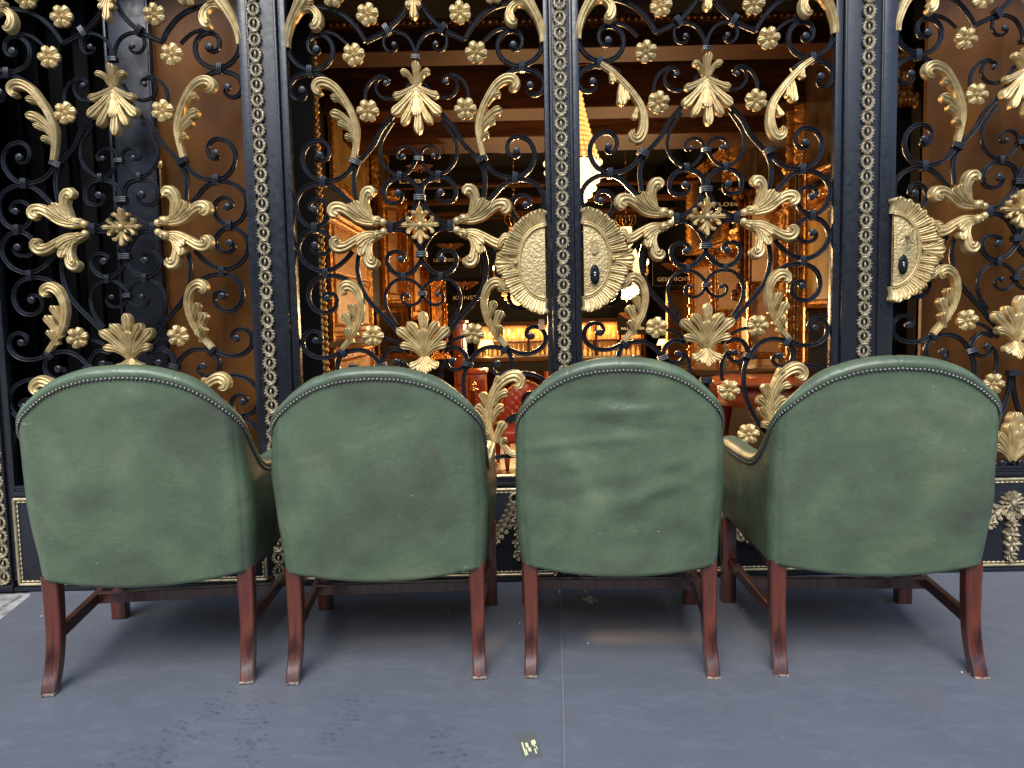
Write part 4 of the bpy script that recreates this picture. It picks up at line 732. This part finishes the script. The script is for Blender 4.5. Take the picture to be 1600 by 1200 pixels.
# framed pictures and mirrors.  axes: u along the frame's width, v up, w towards the viewer
def frame_shape(W, H, t, dep, style):
    mb = MB(); prof = [(0, 0), (0, dep * .75), (t * .16, dep), (t * .34, dep * .86), (t * .42, dep * .62), (t * .62, dep * .72), (t * .78, dep * .40), (t * .92, dep * .42), (t, dep * .2), (t, 0)]
    cs = [(-W / 2, -H / 2), (W / 2, -H / 2), (W / 2, H / 2), (-W / 2, H / 2)]; rows = []
    for i in range(4):
        a = np.array(cs[i]); b = np.array(cs[(i + 1) % 4]); d = (b - a) / np.linalg.norm(b - a); inn = np.array([-d[1], d[0]]); L = np.linalg.norm(b - a); n = max(4, int(L / .022)) if style else 2
        for k in range(n + 1):
            s = k / n; row = []
            for o, h in prof:
                p = a + d * (o + (L - 2 * o) * s) + inn * o
                bumpy = 1 + (.10 * math.sin(k * 2.1 + i) if style and .1 < o / t < .9 else 0)
                row.append((p[0], p[1], h * bumpy))
            rows.append(row)
    mb.grid(np.array(rows), closed_u=True)
    if style == 2:
        for i, (cx, cz) in enumerate(cs):
            for k in range(5):
                a = k * 1.26 + i; mb.ball((cx * .97 + .5 * t * math.cos(a) * .6, cz * .97 + .5 * t * math.sin(a) * .6, dep), t * .34, 8, 5, (1, 1, .8))
        for q in np.linspace(-.8, .8, 9):
            mb.ball((q * W / 2, H / 2 - t * .1, dep * .8), t * .30, 7, 5); mb.ball((q * W / 2, -H / 2 + t * .1, dep * .8), t * .30, 7, 5)
            mb.ball((W / 2 - t * .1, q * H / 2, dep * .8), t * .30, 7, 5); mb.ball((-W / 2 + t * .1, q * H / 2, dep * .8), t * .30, 7, 5)
    return mb
def picture(name, pos, W, H, face, label, cat, t=.09, dep=.06, style=1, fm='gilt', cm='canvas', tilt=0.0, panels=0):
    """face: heading of the picture's front in degrees, 0 = towards the gates, 90 = towards +x"""
    g = empty(name, pos); tag(g, label, cat); g.rotation_euler = (0, 0, R(face))
    def place(mb):
        ct, st = math.cos(R(tilt)), math.sin(R(tilt)); mb.v = [(u, -(w * ct) - 0 + (v + H / 2) * st, (v + H / 2) * ct + w * st) for u, v, w in mb.v]; return mb
    place(frame_shape(W, H, t, dep, style)).build('frame', M[fm], g, sharp=45)
    c = MB(); c.box(-W / 2 + t * .8, W / 2 - t * .8, -H / 2 + t * .8, H / 2 - t * .8, .004, .016); place(c).build('picture_panel' if cm != 'mirror' else 'mirror_glass', M[cm], g, smooth=False)
    if panels:
        hh = (H - 2 * t) / panels
        for k in range(panels):
            fr = frame_shape(W - 2.1 * t, hh * .94, .022, .026, 0); fr.v = [(u, v - H / 2 + t + hh * (k + .5), w + .012) for u, v, w in fr.v]; place(fr).build('inner_moulding', M[fm], g, sharp=45)
    return g
def wall_left(Y0, Y1, z0, z1, label, cat='painting', **k): return picture({'painting': 'framed_painting', 'mirror': 'framed_mirror', 'panel': 'panelled_screen'}[cat], (XL + .02, (Y0 + Y1) / 2, z0), Y1 - Y0, z1 - z0, 90, label, cat, **k)
def wall_right(Y0, Y1, z0, z1, label, cat='painting', **k): return picture({'painting': 'framed_painting', 'mirror': 'framed_mirror'}[cat], (XR - .02, (Y0 + Y1) / 2, z0), Y1 - Y0, z1 - z0, -90, label, cat, **k)
wall_left(1.78, 3.05, 2.02, 2.93, 'large landscape painting in a gilt frame high on the left side of the shop', t=.11, dep=.035)
wall_left(1.60, 3.00, 1.02, 1.86, 'honey wood panelled screen in carved gilt under the landscape painting', 'panel', t=.08, dep=.035, cm='panelwood', panels=2)
wall_left(1.60, 3.00, .10, .98, 'lower honey wood panelled screen in carved gilt, near the floor on the left', 'panel', t=.08, dep=.035, cm='panelwood', panels=2)
wall_left(3.30, 4.40, 1.95, 2.75, 'gilt framed picture above the leaning honey coloured panels on the left', t=.10, cm='darkcanvas')
def standing(px0, px1, pyt, pyb, Y, face, label, cat='painting', **k):
    a, b = at(px0, pyt, Y), at(px1, pyb, Y); W = abs(b[0] - a[0]) / max(.3, abs(math.cos(R(face)))); H = a[2] - b[2]
    return picture({'painting': 'framed_painting', 'mirror': 'framed_mirror', 'panel': 'panelled_screen'}[cat], ((a[0] + b[0]) / 2, Y, b[2]), W, H, face, label, cat, **k)
standing(592, 632, 308, 478, 3.2, 50, 'gilt framed honey panel standing at an angle under the first scroll cross', 'panel', t=.07, cm='panelwood', panels=1, fm='gilt')
standing(634, 668, 330, 500, 4.3, 30, 'narrow gilt framed orange panel right behind the angled honey panel', 'panel', t=.05, cm='pale', panels=1)
standing(585, 632, 480, 560, 3.4, 40, 'low gilt frame under the angled honey panel', t=.05, cm='darkcanvas')
standing(672, 700, 440, 560, 5.0, 10, 'carved gilt panel with ornament standing left of the KUNST sign', t=.05, style=2, cm='giltdark')
standing(636, 664, 505, 560, 4.0, 20, 'small dark picture low behind the lower palmette of the second gate', t=.04, cm='darkcanvas')
# right-hand side
wall_right(.86, 1.80, 1.95, 2.78, 'near dark mirror in a gilt frame high on the right side of the shop', 'mirror', t=.07, dep=.06, cm='darkcanvas')
wall_right(1.92, 3.30, 1.98, 2.72, 'second dark mirror in a gilt frame high on the right, farther in', 'mirror', t=.08, dep=.06, cm='darkcanvas')
wall_right(.90, 1.78, 1.10, 1.86, 'carved gilt frame with pale crossing beams at eye height on the right', t=.12, dep=.10, cm='canvas', style=2)
wall_right(.90, 1.80, .42, 1.02, 'gilt framed dark picture below eye height on the right, nearest the gates', t=.09, cm='darkcanvas')
wall_right(3.5, 4.9, 1.75, 2.6, 'gilt framed dark picture high on the right, deepest', t=.09, cm='darkcanvas')
wall_right(1.95, 3.2, .5, 1.85, 'tall gilt frame with a brown canvas in the middle of the right side', t=.12, dep=.09, cm='canvas')
standing(1232, 1256, 262, 590, 1.35, -20, 'tall narrow carved gilt pilaster frame in front of the right side pictures', t=.055, dep=.07, style=2, cm='giltdark')
standing(1160, 1222, 300, 462, 2.3, -25, 'dark carved gilt mirror with an amber glass in the right half of the third gate', 'mirror', t=.085, dep=.09, style=2, fm='giltdark', cm='pale')
standing(1112, 1166, 392, 494, 2.6, -12, 'gilt frame with a pale canvas leaning below the PHILOSOPHIE sign', t=.06, style=2, cm='pale', tilt=4)
standing(1078, 1128, 408, 580, 3.0, -18, 'tall gilt frame with pale canvas standing left of the leaning gilt frame', t=.06, style=2, cm='pale', tilt=3)
standing(1168, 1232, 440, 560, 2.0, -8, 'broad gilt frame standing low below the dark carved mirror', t=.05, cm='panelwood', tilt=3)
standing(1040, 1076, 455, 560, 4.0, 0, 'dark picture in a thin gilt frame under the GESCHICHTE sign', t=.03, style=0, cm='darkcanvas')
standing(1258, 1312, 480, 600, 1.05, -15, 'dark canvas in a thin gilt frame low at the far right of the third gate', t=.028, style=0, cm='darkcanvas')
standing(1388, 1440, 88, 165, .62, -20, 'carved gilt frame corner high behind the left side of the rightmost gate', t=.10, style=2, cm='darkcanvas')
# hanging signs with winged emblems
def sign(word, cx, cy, wpx, Y, label, boardw=1.7, up=34, down=10, sub=None):
    k = (Y - CAM[1]) / FPX; p = at(cx, cy, Y); g = empty('hanging_sign', (p[0], Y, p[2])); tag(g, label, 'sign', 'black hanging signs with winged emblems')
    bw = wpx * boardw * k / 2; b = MB(); b.box(-bw, bw, 0, .012, -down * k, up * k); b.build('board', M['signblack'], g, smooth=False)
    def txt(s_, width, z):
        cu = bpy.data.curves.new('lettering', 'FONT'); cu.body = s_; cu.align_x = 'CENTER'; cu.size = 1; cu.extrude = .004; cu.resolution_u = 3; cu.space_character = 1.06
        to = bpy.data.objects.new('lettering', cu); COL.objects.link(to); bpy.context.view_layer.update(); dx = max(to.dimensions.x, .01)
        me = bpy.data.meshes.new_from_object(to.evaluated_get(bpy.context.evaluated_depsgraph_get())); bpy.data.objects.remove(to)
        o = link('lettering', me, g); me.materials.clear(); me.materials.append(M['letter']); f = width / dx; h = min(f, 8.5 * k); o.scale = (f, h, 1); o.rotation_euler = (math.pi / 2, 0, 0); o.location = (0, -.006, z - .36 * h)
    txt(word, wpx * k, 0)
    if sub: txt(sub, wpx * .28 * k, -11 * k)
    e = MB(); r = 4.2 * k; zc = 22 * k
    e.lathe([(0, .006), (r * .8, .005), (r, .001)], (0, -.002, zc), n=14, axis='y')
    for s_ in (-1, 1):
        for j in range(4):
            L = (21 - 4 * j) * k * 1000; tongue(e, [(s_ * 2000 * k, (zc - j * 1.2 * k) * 1000), (s_ * .5 * L, (zc + (2.2 - 2.4 * j) * k) * 1000), (s_ * L, (zc + (.5 - 2.6 * j) * k) * 1000)], 1.8 * k * 1000, y0=-.002, lift=.002, ridges=1)
        tongue(e, [(s_ * 1500 * k, (zc - 3 * k) * 1000), (s_ * 3000 * k, (zc - 7 * k) * 1000), (s_ * 2000 * k, (zc - 10 * k) * 1000)], 1.5 * k * 1000, y0=-.002, lift=.002, ridges=1)
    e.build('emblem', M['emblem'], g)
    ro = MB()
    for s_ in (-.8, .8): ro.tube([(s_ * bw, .006, up * k), (s_ * bw, .006, up * k + .25)], .003, n=6)
    ro.build('hanger', M['signblack'], g); return g
sign('LEBEN', 656, 283, 62, 2.4, 'black hanging sign reading LEBEN under a winged emblem', 1.5, 40)
sign('LEIDENSCHAFT', 704, 406, 52, 3.4, 'black hanging sign reading LEIDENSCHAFT under a winged emblem', 1.35, 34)
sign('KUNST', 727, 465, 37, 4.3, 'black hanging sign reading KUNST under a winged emblem', 1.6, 30)
sign('PHILOSOPHIE', 1143, 319, 78, 2.5, 'black hanging sign reading PHILOSOPHIE, right of the second chandelier', 1.3, 34)
sign('GESCHICHTE', 1054, 436, 54, 3.3, 'black hanging sign reading GESCHICHTE under a winged emblem', 1.25, 36)
sign('WILLKOMMEN', 988, 513, 36, 5.6, 'small black hanging sign reading WILLKOMMEN near the rear shelves', 1.25, 20, sub=None)
# chandeliers: a tent of crystal strings over a basket bowl, candles round the rim, hung on a chain
def chandelier(px, pyt, pyb, wpx, Y, label, cm, hot, watts, arms=8, bulbs=True):
    k = (Y - CAM[1]) / FPX; top, bot = at(px, pyt, Y), at(px, pyb, Y); H = top[2] - bot[2]; g = empty('chandelier', (bot[0], Y, bot[2])); tag(g, label, 'chandelier', 'crystal chandeliers in the shop'); r = wpx * k / 2
    zr = H * .34
    tent = MB()
    for i in range(26):
        a = 2 * math.pi * i / 26
        for s in np.linspace(0, 1, 17):
            rad = r * .22 + (r * .80 - r * .22) * s ** 1.5; z = H * .97 - (H * .97 - zr) * s; tent.ball((rad * math.cos(a), rad * math.sin(a), z), r * .062, 6, 5)
    tent.lathe([(r * .79 * (.275 + .725 * s ** 1.5), H * .97 - (H * .97 - zr) * s) for s in np.linspace(0, 1, 10)], n=26) if False else None
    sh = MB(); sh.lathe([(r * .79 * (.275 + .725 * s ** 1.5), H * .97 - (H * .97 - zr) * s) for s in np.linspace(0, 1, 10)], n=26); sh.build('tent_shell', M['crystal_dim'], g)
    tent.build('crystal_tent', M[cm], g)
    bowl = MB()
    for j in range(8):
        t = j / 7 * math.pi / 2; n = max(4, int(30 * math.cos(t)) )
        for i in range(n):
            a = 2 * math.pi * (i + .5 * (j % 2)) / n; bowl.ball((r * .84 * math.cos(t) * math.cos(a), r * .84 * math.cos(t) * math.sin(a), zr - .02 * r - zr * .92 * math.sin(t)), r * .075, 6, 5)
    bowl.lathe([(r * .82 * math.cos(t), zr - .02 * r - zr * .90 * math.sin(t)) for t in np.linspace(0, math.pi / 2 - .02, 9)], n=28)
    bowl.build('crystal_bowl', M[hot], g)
    me = MB(); a = np.linspace(0, 2 * np.pi, 40, endpoint=False)
    me.tube([(r * .86 * math.cos(q), r * .86 * math.sin(q), zr) for q in a], r * .035, n=6, closed=True); me.tube([(r * .24 * math.cos(q), r * .24 * math.sin(q), H * .98) for q in a], r * .04, n=6, closed=True)
    me.lathe([(0, -.10 * r), (r * .05, -.05 * r), (r * .08, .02 * r), (0, .1 * r)], (0, 0, 0), n=10); me.build('metal_ring', M['brass'], g)
    arms_ = MB()
    for i in range(arms):
        q = 2 * math.pi * (i + .35) / arms; c, s = math.cos(q), math.sin(q)
        pts = catmull(np.array([(r * .84 * c, r * .84 * s, zr), (r * 1.0 * c, r * 1.0 * s, zr - .10 * r), (r * 1.16 * c, r * 1.16 * s, zr + .02 * r), (r * 1.14 * c, r * 1.14 * s, zr + .16 * r)]), .02 * r + .004)
        arms_.tube(pts, r * .028, n=6); arms_.lathe([(r * .02, 0), (r * .09, .03 * r), (r * .05, .05 * r), (r * .04, .26 * r), (0, .26 * r)], (r * 1.14 * c, r * 1.14 * s, zr + .14 * r), n=8)
        cand = MB(); cand.lathe([(.0, 0), (r * .042, .05 * r), (r * .045, .10 * r), (r * .02, .2 * r), (0, .26 * r)], (r * 1.14 * c, r * 1.14 * s, zr + .40 * r), n=8); cand.build('candle_bulb', M['bulb'] if bulbs else M[cm], g)
    if arms: arms_.build('candle_arms', M['brass'], g)
    crown = MB()
    for i in range(6):
        q = 2 * math.pi * i / 6; c, s = math.cos(q), math.sin(q); crown.tube(catmull(np.array([(r * .2 * c, r * .2 * s, H * .98), (r * .42 * c, r * .42 * s, H * 1.03), (r * .46 * c, r * .46 * s, H * 1.10), (r * .36 * c, r * .36 * s, H * 1.16)]), .02), r * .03, n=6)
    crown.build('crown', M['brass'], g)
    ch = MB(); z = H * .98; L = .045
    while bot[2] + z < ZC - .02:
        q = [(.009 * math.cos(t) if int(z / L) % 2 else 0, 0 if int(z / L) % 2 else .009 * math.cos(t), z + L * .5 + L * .62 * math.sin(t)) for t in np.linspace(0, 2 * np.pi, 10, endpoint=False)]; ch.tube(q, .0028, n=5, closed=True); z += L
    ch.build('chain', M['brass'], g)
    ld = bpy.data.lights.new('chandelier_light', 'POINT'); ld.energy = watts; ld.color = (1.0, .62, .28); ld.shadow_soft_size = max(.05, r * .5); lo = bpy.data.objects.new('chandelier_light', ld); COL.objects.link(lo); lo.parent = g; lo.location = (0, 0, -.18 * H - .05)
    return g
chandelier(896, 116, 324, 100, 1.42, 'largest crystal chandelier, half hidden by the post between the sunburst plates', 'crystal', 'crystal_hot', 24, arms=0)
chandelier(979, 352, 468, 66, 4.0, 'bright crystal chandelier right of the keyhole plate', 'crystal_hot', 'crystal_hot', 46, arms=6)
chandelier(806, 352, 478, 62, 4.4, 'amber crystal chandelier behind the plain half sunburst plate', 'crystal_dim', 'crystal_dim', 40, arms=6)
# rear shelves with lit lining and glassware
def shelf(px0, px1, pyt, pyb, Y, label, lamp=None):
    a, b = at(px0, pyt, Y), at(px1, pyb, Y); W = b[0] - a[0]; H = a[2] - b[2]; g = empty('display_cabinet', ((a[0] + b[0]) / 2, Y, 0)); tag(g, label, 'display cabinet', 'lit display cabinets at the rear')
    m = MB(); m.box(-W / 2, W / 2, .26, .30, b[2], a[2]); m.build('lit_lining', M['shelfback'], g, smooth=False)
    m = MB()
    for x in (-W / 2, -W / 6, W / 6, W / 2): m.box(x - .012, x + .012, 0, .26, b[2], a[2])
    m.box(-W / 2 - .02, W / 2 + .02, -.02, .3, a[2], a[2] + .05); m.box(-W / 2 - .02, W / 2 + .02, -.02, .3, .0, b[2]); m.build('carcass', M['beam'], g, smooth=False)
    m = MB(); m.box(-W / 2, W / 2, .02, .26, (a[2] + b[2]) / 2 - .006, (a[2] + b[2]) / 2 + .006); m.build('shelf_board', M['redwood'], g, smooth=False)
    rnd = random.Random(px0); k = MB()
    for lev in (b[2], (a[2] + b[2]) / 2 + .006):
        for x in np.arange(-W / 2 + .06, W / 2 - .04, .062):
            h = rnd.uniform(.09, .19) * (H / .45); r = rnd.uniform(.014, .026); k.lathe([(r, 0), (r, h * .5), (r * .35, h * .68), (r * .3, h), (0, h)], (x, .12 + rnd.uniform(-.05, .05), lev), n=8)
    k.build('glassware', M['crystal_dim'], g)
    ld = bpy.data.lights.new('cabinet_light', 'AREA'); ld.shape = 'RECTANGLE'; ld.size = W * .9; ld.size_y = .05; ld.energy = 7 * W; ld.color = (1, .62, .25); lo = bpy.data.objects.new('cabinet_light', ld); COL.objects.link(lo); lo.parent = g; lo.location = (0, .10, a[2] - .01)
    return g
shelf(742, 868, 510, 556, 6.6, 'lit display cabinet with glassware at the rear, behind the second gate')
shelf(893, 1008, 504, 556, 6.6, 'lit display cabinet with glassware at the rear, behind the third gate')
def table_lamp(px, py, hpx, Y, label):
    k = (Y - CAM[1]) / FPX; p = at(px, py, Y); r = hpx * k; g = empty('table_lamp', (p[0], Y, p[2] - r * 1.4)); tag(g, label, 'lamp', 'small lit table lamps')
    m = MB(); m.lathe([(r * .9, r * 1.0), (r * .55, r * 1.9), (r * .5, r * 1.9), (r * .85, r * 1.0)], n=24); m.build('shade', M['glow'], g)
    m = MB(); m.lathe([(r * .5, 0), (r * .45, .06 * r), (r * .12, .2 * r), (r * .2, .5 * r), (r * .08, .9 * r), (r * .08, 1.5 * r), (0, 1.5 * r)], n=16); m.build('stem', M['brass'], g)
    ld = bpy.data.lights.new('lamp_light', 'POINT'); ld.energy = 5; ld.color = (1, .66, .3); ld.shadow_soft_size = .04; lo = bpy.data.objects.new('lamp_light', ld); COL.objects.link(lo); lo.parent = g; lo.location = (0, 0, r * .95)
table_lamp(760, 538, 15, 6.0, 'brightest small lit lamp on the dark counter behind the second gate')
table_lamp(1035, 535, 10, 5.2, 'small lit lamp under the GESCHICHTE sign')
table_lamp(906, 512, 9, 6.2, 'small lit lamp left on the rear counter behind the third gate')
def counter(px0, px1, py, Y, dep, label):
    a, b = at(px0, py, Y), at(px1, py, Y); g = empty('counter', ((a[0] + b[0]) / 2, Y, 0)); tag(g, label, 'counter'); W = b[0] - a[0]
    m = MB(); m.box(-W / 2, W / 2, 0, dep, a[2] - .05, a[2]); m.build('top', M['beam'], g, bevel=.008)
    m = MB(); m.box(-W / 2 + .03, W / 2 - .03, .03, dep - .03, a[2] - .17, a[2] - .05); m.build('apron', M['signblack'], g, smooth=False)
    for sx in (-1, 1):
        for y in (.05, dep - .05):
            m = MB(); m.lathe([(.022, 0), (.03, .05), (.018, .12), (.028, .3), (.032, a[2] - .17)], (sx * (W / 2 - .07), y, 0), n=12); m.build('leg', M['redwood'], g)
counter(736, 866, 560, 5.7, .55, 'dark long counter in front of the lit cabinet behind the second gate')
counter(890, 1010, 560, 5.7, .55, 'dark long counter in front of the lit cabinet behind the third gate')
# furniture standing in the shop
def wardrobe(px0, px1, pyt, Y, label, m, drawers=4):
    a, b = at(px0, pyt, Y), at(px1, pyt, Y); W = b[0] - a[0]; H = a[2]; g = empty('chest_of_drawers' if drawers else 'wardrobe', ((a[0] + b[0]) / 2, Y, 0)); tag(g, label, 'chest' if drawers else 'wardrobe')
    k = MB(); k.box(-W / 2, W / 2, 0, .4, .06, H - .03); k.build('carcass', M[m], g, bevel=.006); k = MB(); k.box(-W / 2 - .02, W / 2 + .02, -.02, .42, H - .03, H); k.build('top', M[m], g, bevel=.008)
    for sx in (-1, 1): k = MB(); k.box(sx * (W / 2 - .03) - .025, sx * (W / 2 - .03) + .025, .01, .06, 0, .06); k.build('foot', M[m], g, smooth=False)
    n = drawers or 2
    for i in range(n):
        z0 = .08 + (H - .13) * i / n; k = MB(); k.box(-W / 2 + .02, W / 2 - .02, -.014, .0, z0 + .008, z0 + (H - .13) / n - .008); o = k.build('drawer' if drawers else 'door_panel', M[m], g, bevel=.005)
        k = MB(); k.ball((0, -.026, z0 + (H - .13) / n / 2), .014, 10, 6); k.build('handle', M['brass'], o)
wardrobe(707, 724, 500, 3.2, 'slim polished red mahogany wardrobe left of the lit cabinets', 'redwood', 0)
wardrobe(726, 758, 580, 3.6, 'orange red chest of drawers behind the gap of the second and third chairs', 'redwood', 4)
b_ = at(739, 602, 2.6); g = empty('barrier_post', (b_[0], 2.6, 0)); tag(g, 'brass barrier post with a ball top behind the second gate', 'barrier post')
k = MB(); k.lathe([(.15, 0), (.14, .02), (.03, .04), (.03, .05)], n=24); k.build('base', M['brass'], g)
k = MB(); k.lathe([(.02, .04), (.02, b_[2] - .04), (.04, b_[2] - .04), (.04, b_[2] - .03), (.018, b_[2] - .02)], n=16); k.build('tube', M['brass'], g); k = MB(); k.ball((0, 0, b_[2]), .03); k.build('ball_top', M['brass'], g)
# red buttoned armchair
p = at(818, 598, 2.9); g = empty('buttoned_chair', (p[0], 2.9, 0), R(10)); tag(g, 'red buttoned leather chair with rounded back inside the shop', 'chair')
k = MB(); P = []
for i in range(33):
    a = math.pi * i / 32; row = []
    for j in range(15):
        f = j / 14; x = .20 * math.cos(a) * f; z = p[2] - .30 + .30 * math.sin(a) * f; d = .035 * (1 - f ** 4) + .012 * math.cos(x * 90) * math.cos(z * 90)
        row.append((x, -.02 - d, z))
    P.append(row)
k.grid(np.array(P)); k.box(-.20, .20, .0, .05, p[2] - .32, p[2] - .28); k.build('backrest', M['redleather'], g)
k = MB(); k.tube([(.21 * math.cos(t), -.01, p[2] - .30 + .31 * math.sin(t)) for t in np.linspace(0, math.pi, 24)], .016, n=8); k.build('back_rim', M['gilt'], g)
k = MB(); k.box(-.26, .26, -.48, .0, p[2] - .42, p[2] - .31); k.build('seat', M['redleather'], g, bevel=.03)
for sx in (-.22, .22):
    for y in (-.44, .0): k = MB(); k.lathe([(.014, 0), (.022, .1), (.026, p[2] - .42)], (sx, y, 0), n=10); k.build('leg', M['redwood'], g)
# round polished table on the right and a dark grand table before it
def round_table(px, py, rad, Y, label, m, squash=1.0):
    p = at(px, py, Y); g = empty('round_table', (p[0], Y, 0)); tag(g, label, 'table'); H = p[2]
    k = MB(); k.lathe([(rad * .9, H - .04), (rad, H - .02), (rad, H - .005), (rad * .985, H), (0, H)], n=48); k.build('tabletop', M[m], g, sharp=50)
    k = MB(); k.lathe([(rad * .86, H - .15), (rad * .88, H - .04), (rad * .7, H - .04)], n=40); k.build('apron', M['redwood'], g)
    k = MB(); k.lathe([(.05, .1), (.07, .2), (.035, .35), (.06, .5), (.08, H - .04)], n=16); k.build('pedestal', M['redwood'], g)
    for i in range(3):
        a = i * 2.094 + .5; k = MB(); k.tube(catmull(np.array([(.04 * math.cos(a), .04 * math.sin(a), .22), (.2 * math.cos(a), .2 * math.sin(a), .14), (.33 * math.cos(a), .33 * math.sin(a), .02)]), .03), .022, n=8); k.build('foot', M['redwood'], g)
round_table(1208, 590, .36, 1.15, 'round polished mahogany table behind the right half of the third gate', 'redwood')
round_table(1130, 575, .42, 1.9, 'round mahogany table with a dark top, farther in behind the third gate', 'darkcanvas')
# carved vase on the table
p = at(1147, 578, 1.9); g = empty('bronze_urn', (p[0], 1.75, p[2] - .02)); tag(g, 'small dark bronze urn on the farther round table', 'urn')
k = MB(); k.lathe([(.03, 0), (.028, .01), (.012, .03), (.035, .07), (.045, .11), (.03, .14), (.036, .15), (.0, .15)], n=20); k.build('body', M['giltdark'], g)
# a small brown tag hangs on the gate
p = at(846, 503, -.03); o = pane('price_tag', p[0] - .012, p[0] + .012, -.034, -.031, p[2] - .032, p[2] + .012, mat('brown_paper_tag', (.36, .19, .10), .7), 'small brown tag hanging under the plain half sunburst plate', 'tag')
# glazed spotlight on the ceiling above the big chandelier
p = at(955, 95, 1.3); g = empty('spotlight', (p[0] - .12, 1.3, p[2])); tag(g, 'ceiling spotlight with a copper flap above the largest chandelier', 'spotlight')
k = MB(); k.lathe([(.03, 0), (.045, .10), (.04, .14), (0, .14)], n=18); k.build('housing', M['signblack'], g); k = MB(); k.box(-.09, .07, -.03, .05, -.012, -.004); k.build('flap', M['panelwood'], g, rot=(R(25), R(-8), 0))

# gilt rope moulding on the end of the near wall
k = MB(); zz = np.arange(.02, 2.7, .008); k.tube([(0, 0, z) for z in zz], .011 + .004 * np.sin(zz * 190), n=8); tag(k.build('rope_moulding', M['gilt'], loc=(-.925, .53, 0)), 'thin gilt rope moulding upright at the left edge of the shop interior', 'moulding')
# unseen building added behind the viewer, for reflections and less sky light
ob = empty('street_building', (0, -15, 0)); tag(ob, 'plain stone building across the street, behind the viewer', 'building')
k = MB(); k.box(-30, 30, -6, 0, -.01, 7); k.build('wall', mat('street_stone', (.30, .28, .25), .8, noise_amt=.3, noise_scale=1.2), ob, smooth=False)
wm = mat('street_window_glass', (.02, .025, .03), .1)
for r_w in range(2):
    for c_w in range(-8, 9):
        k = MB(); k.box(-.6, .6, -.02, .012, 0, 1.9); k.build('window', wm, ob, smooth=False, loc=(c_w * 3, 0, 1.2 + r_w * 3.8))
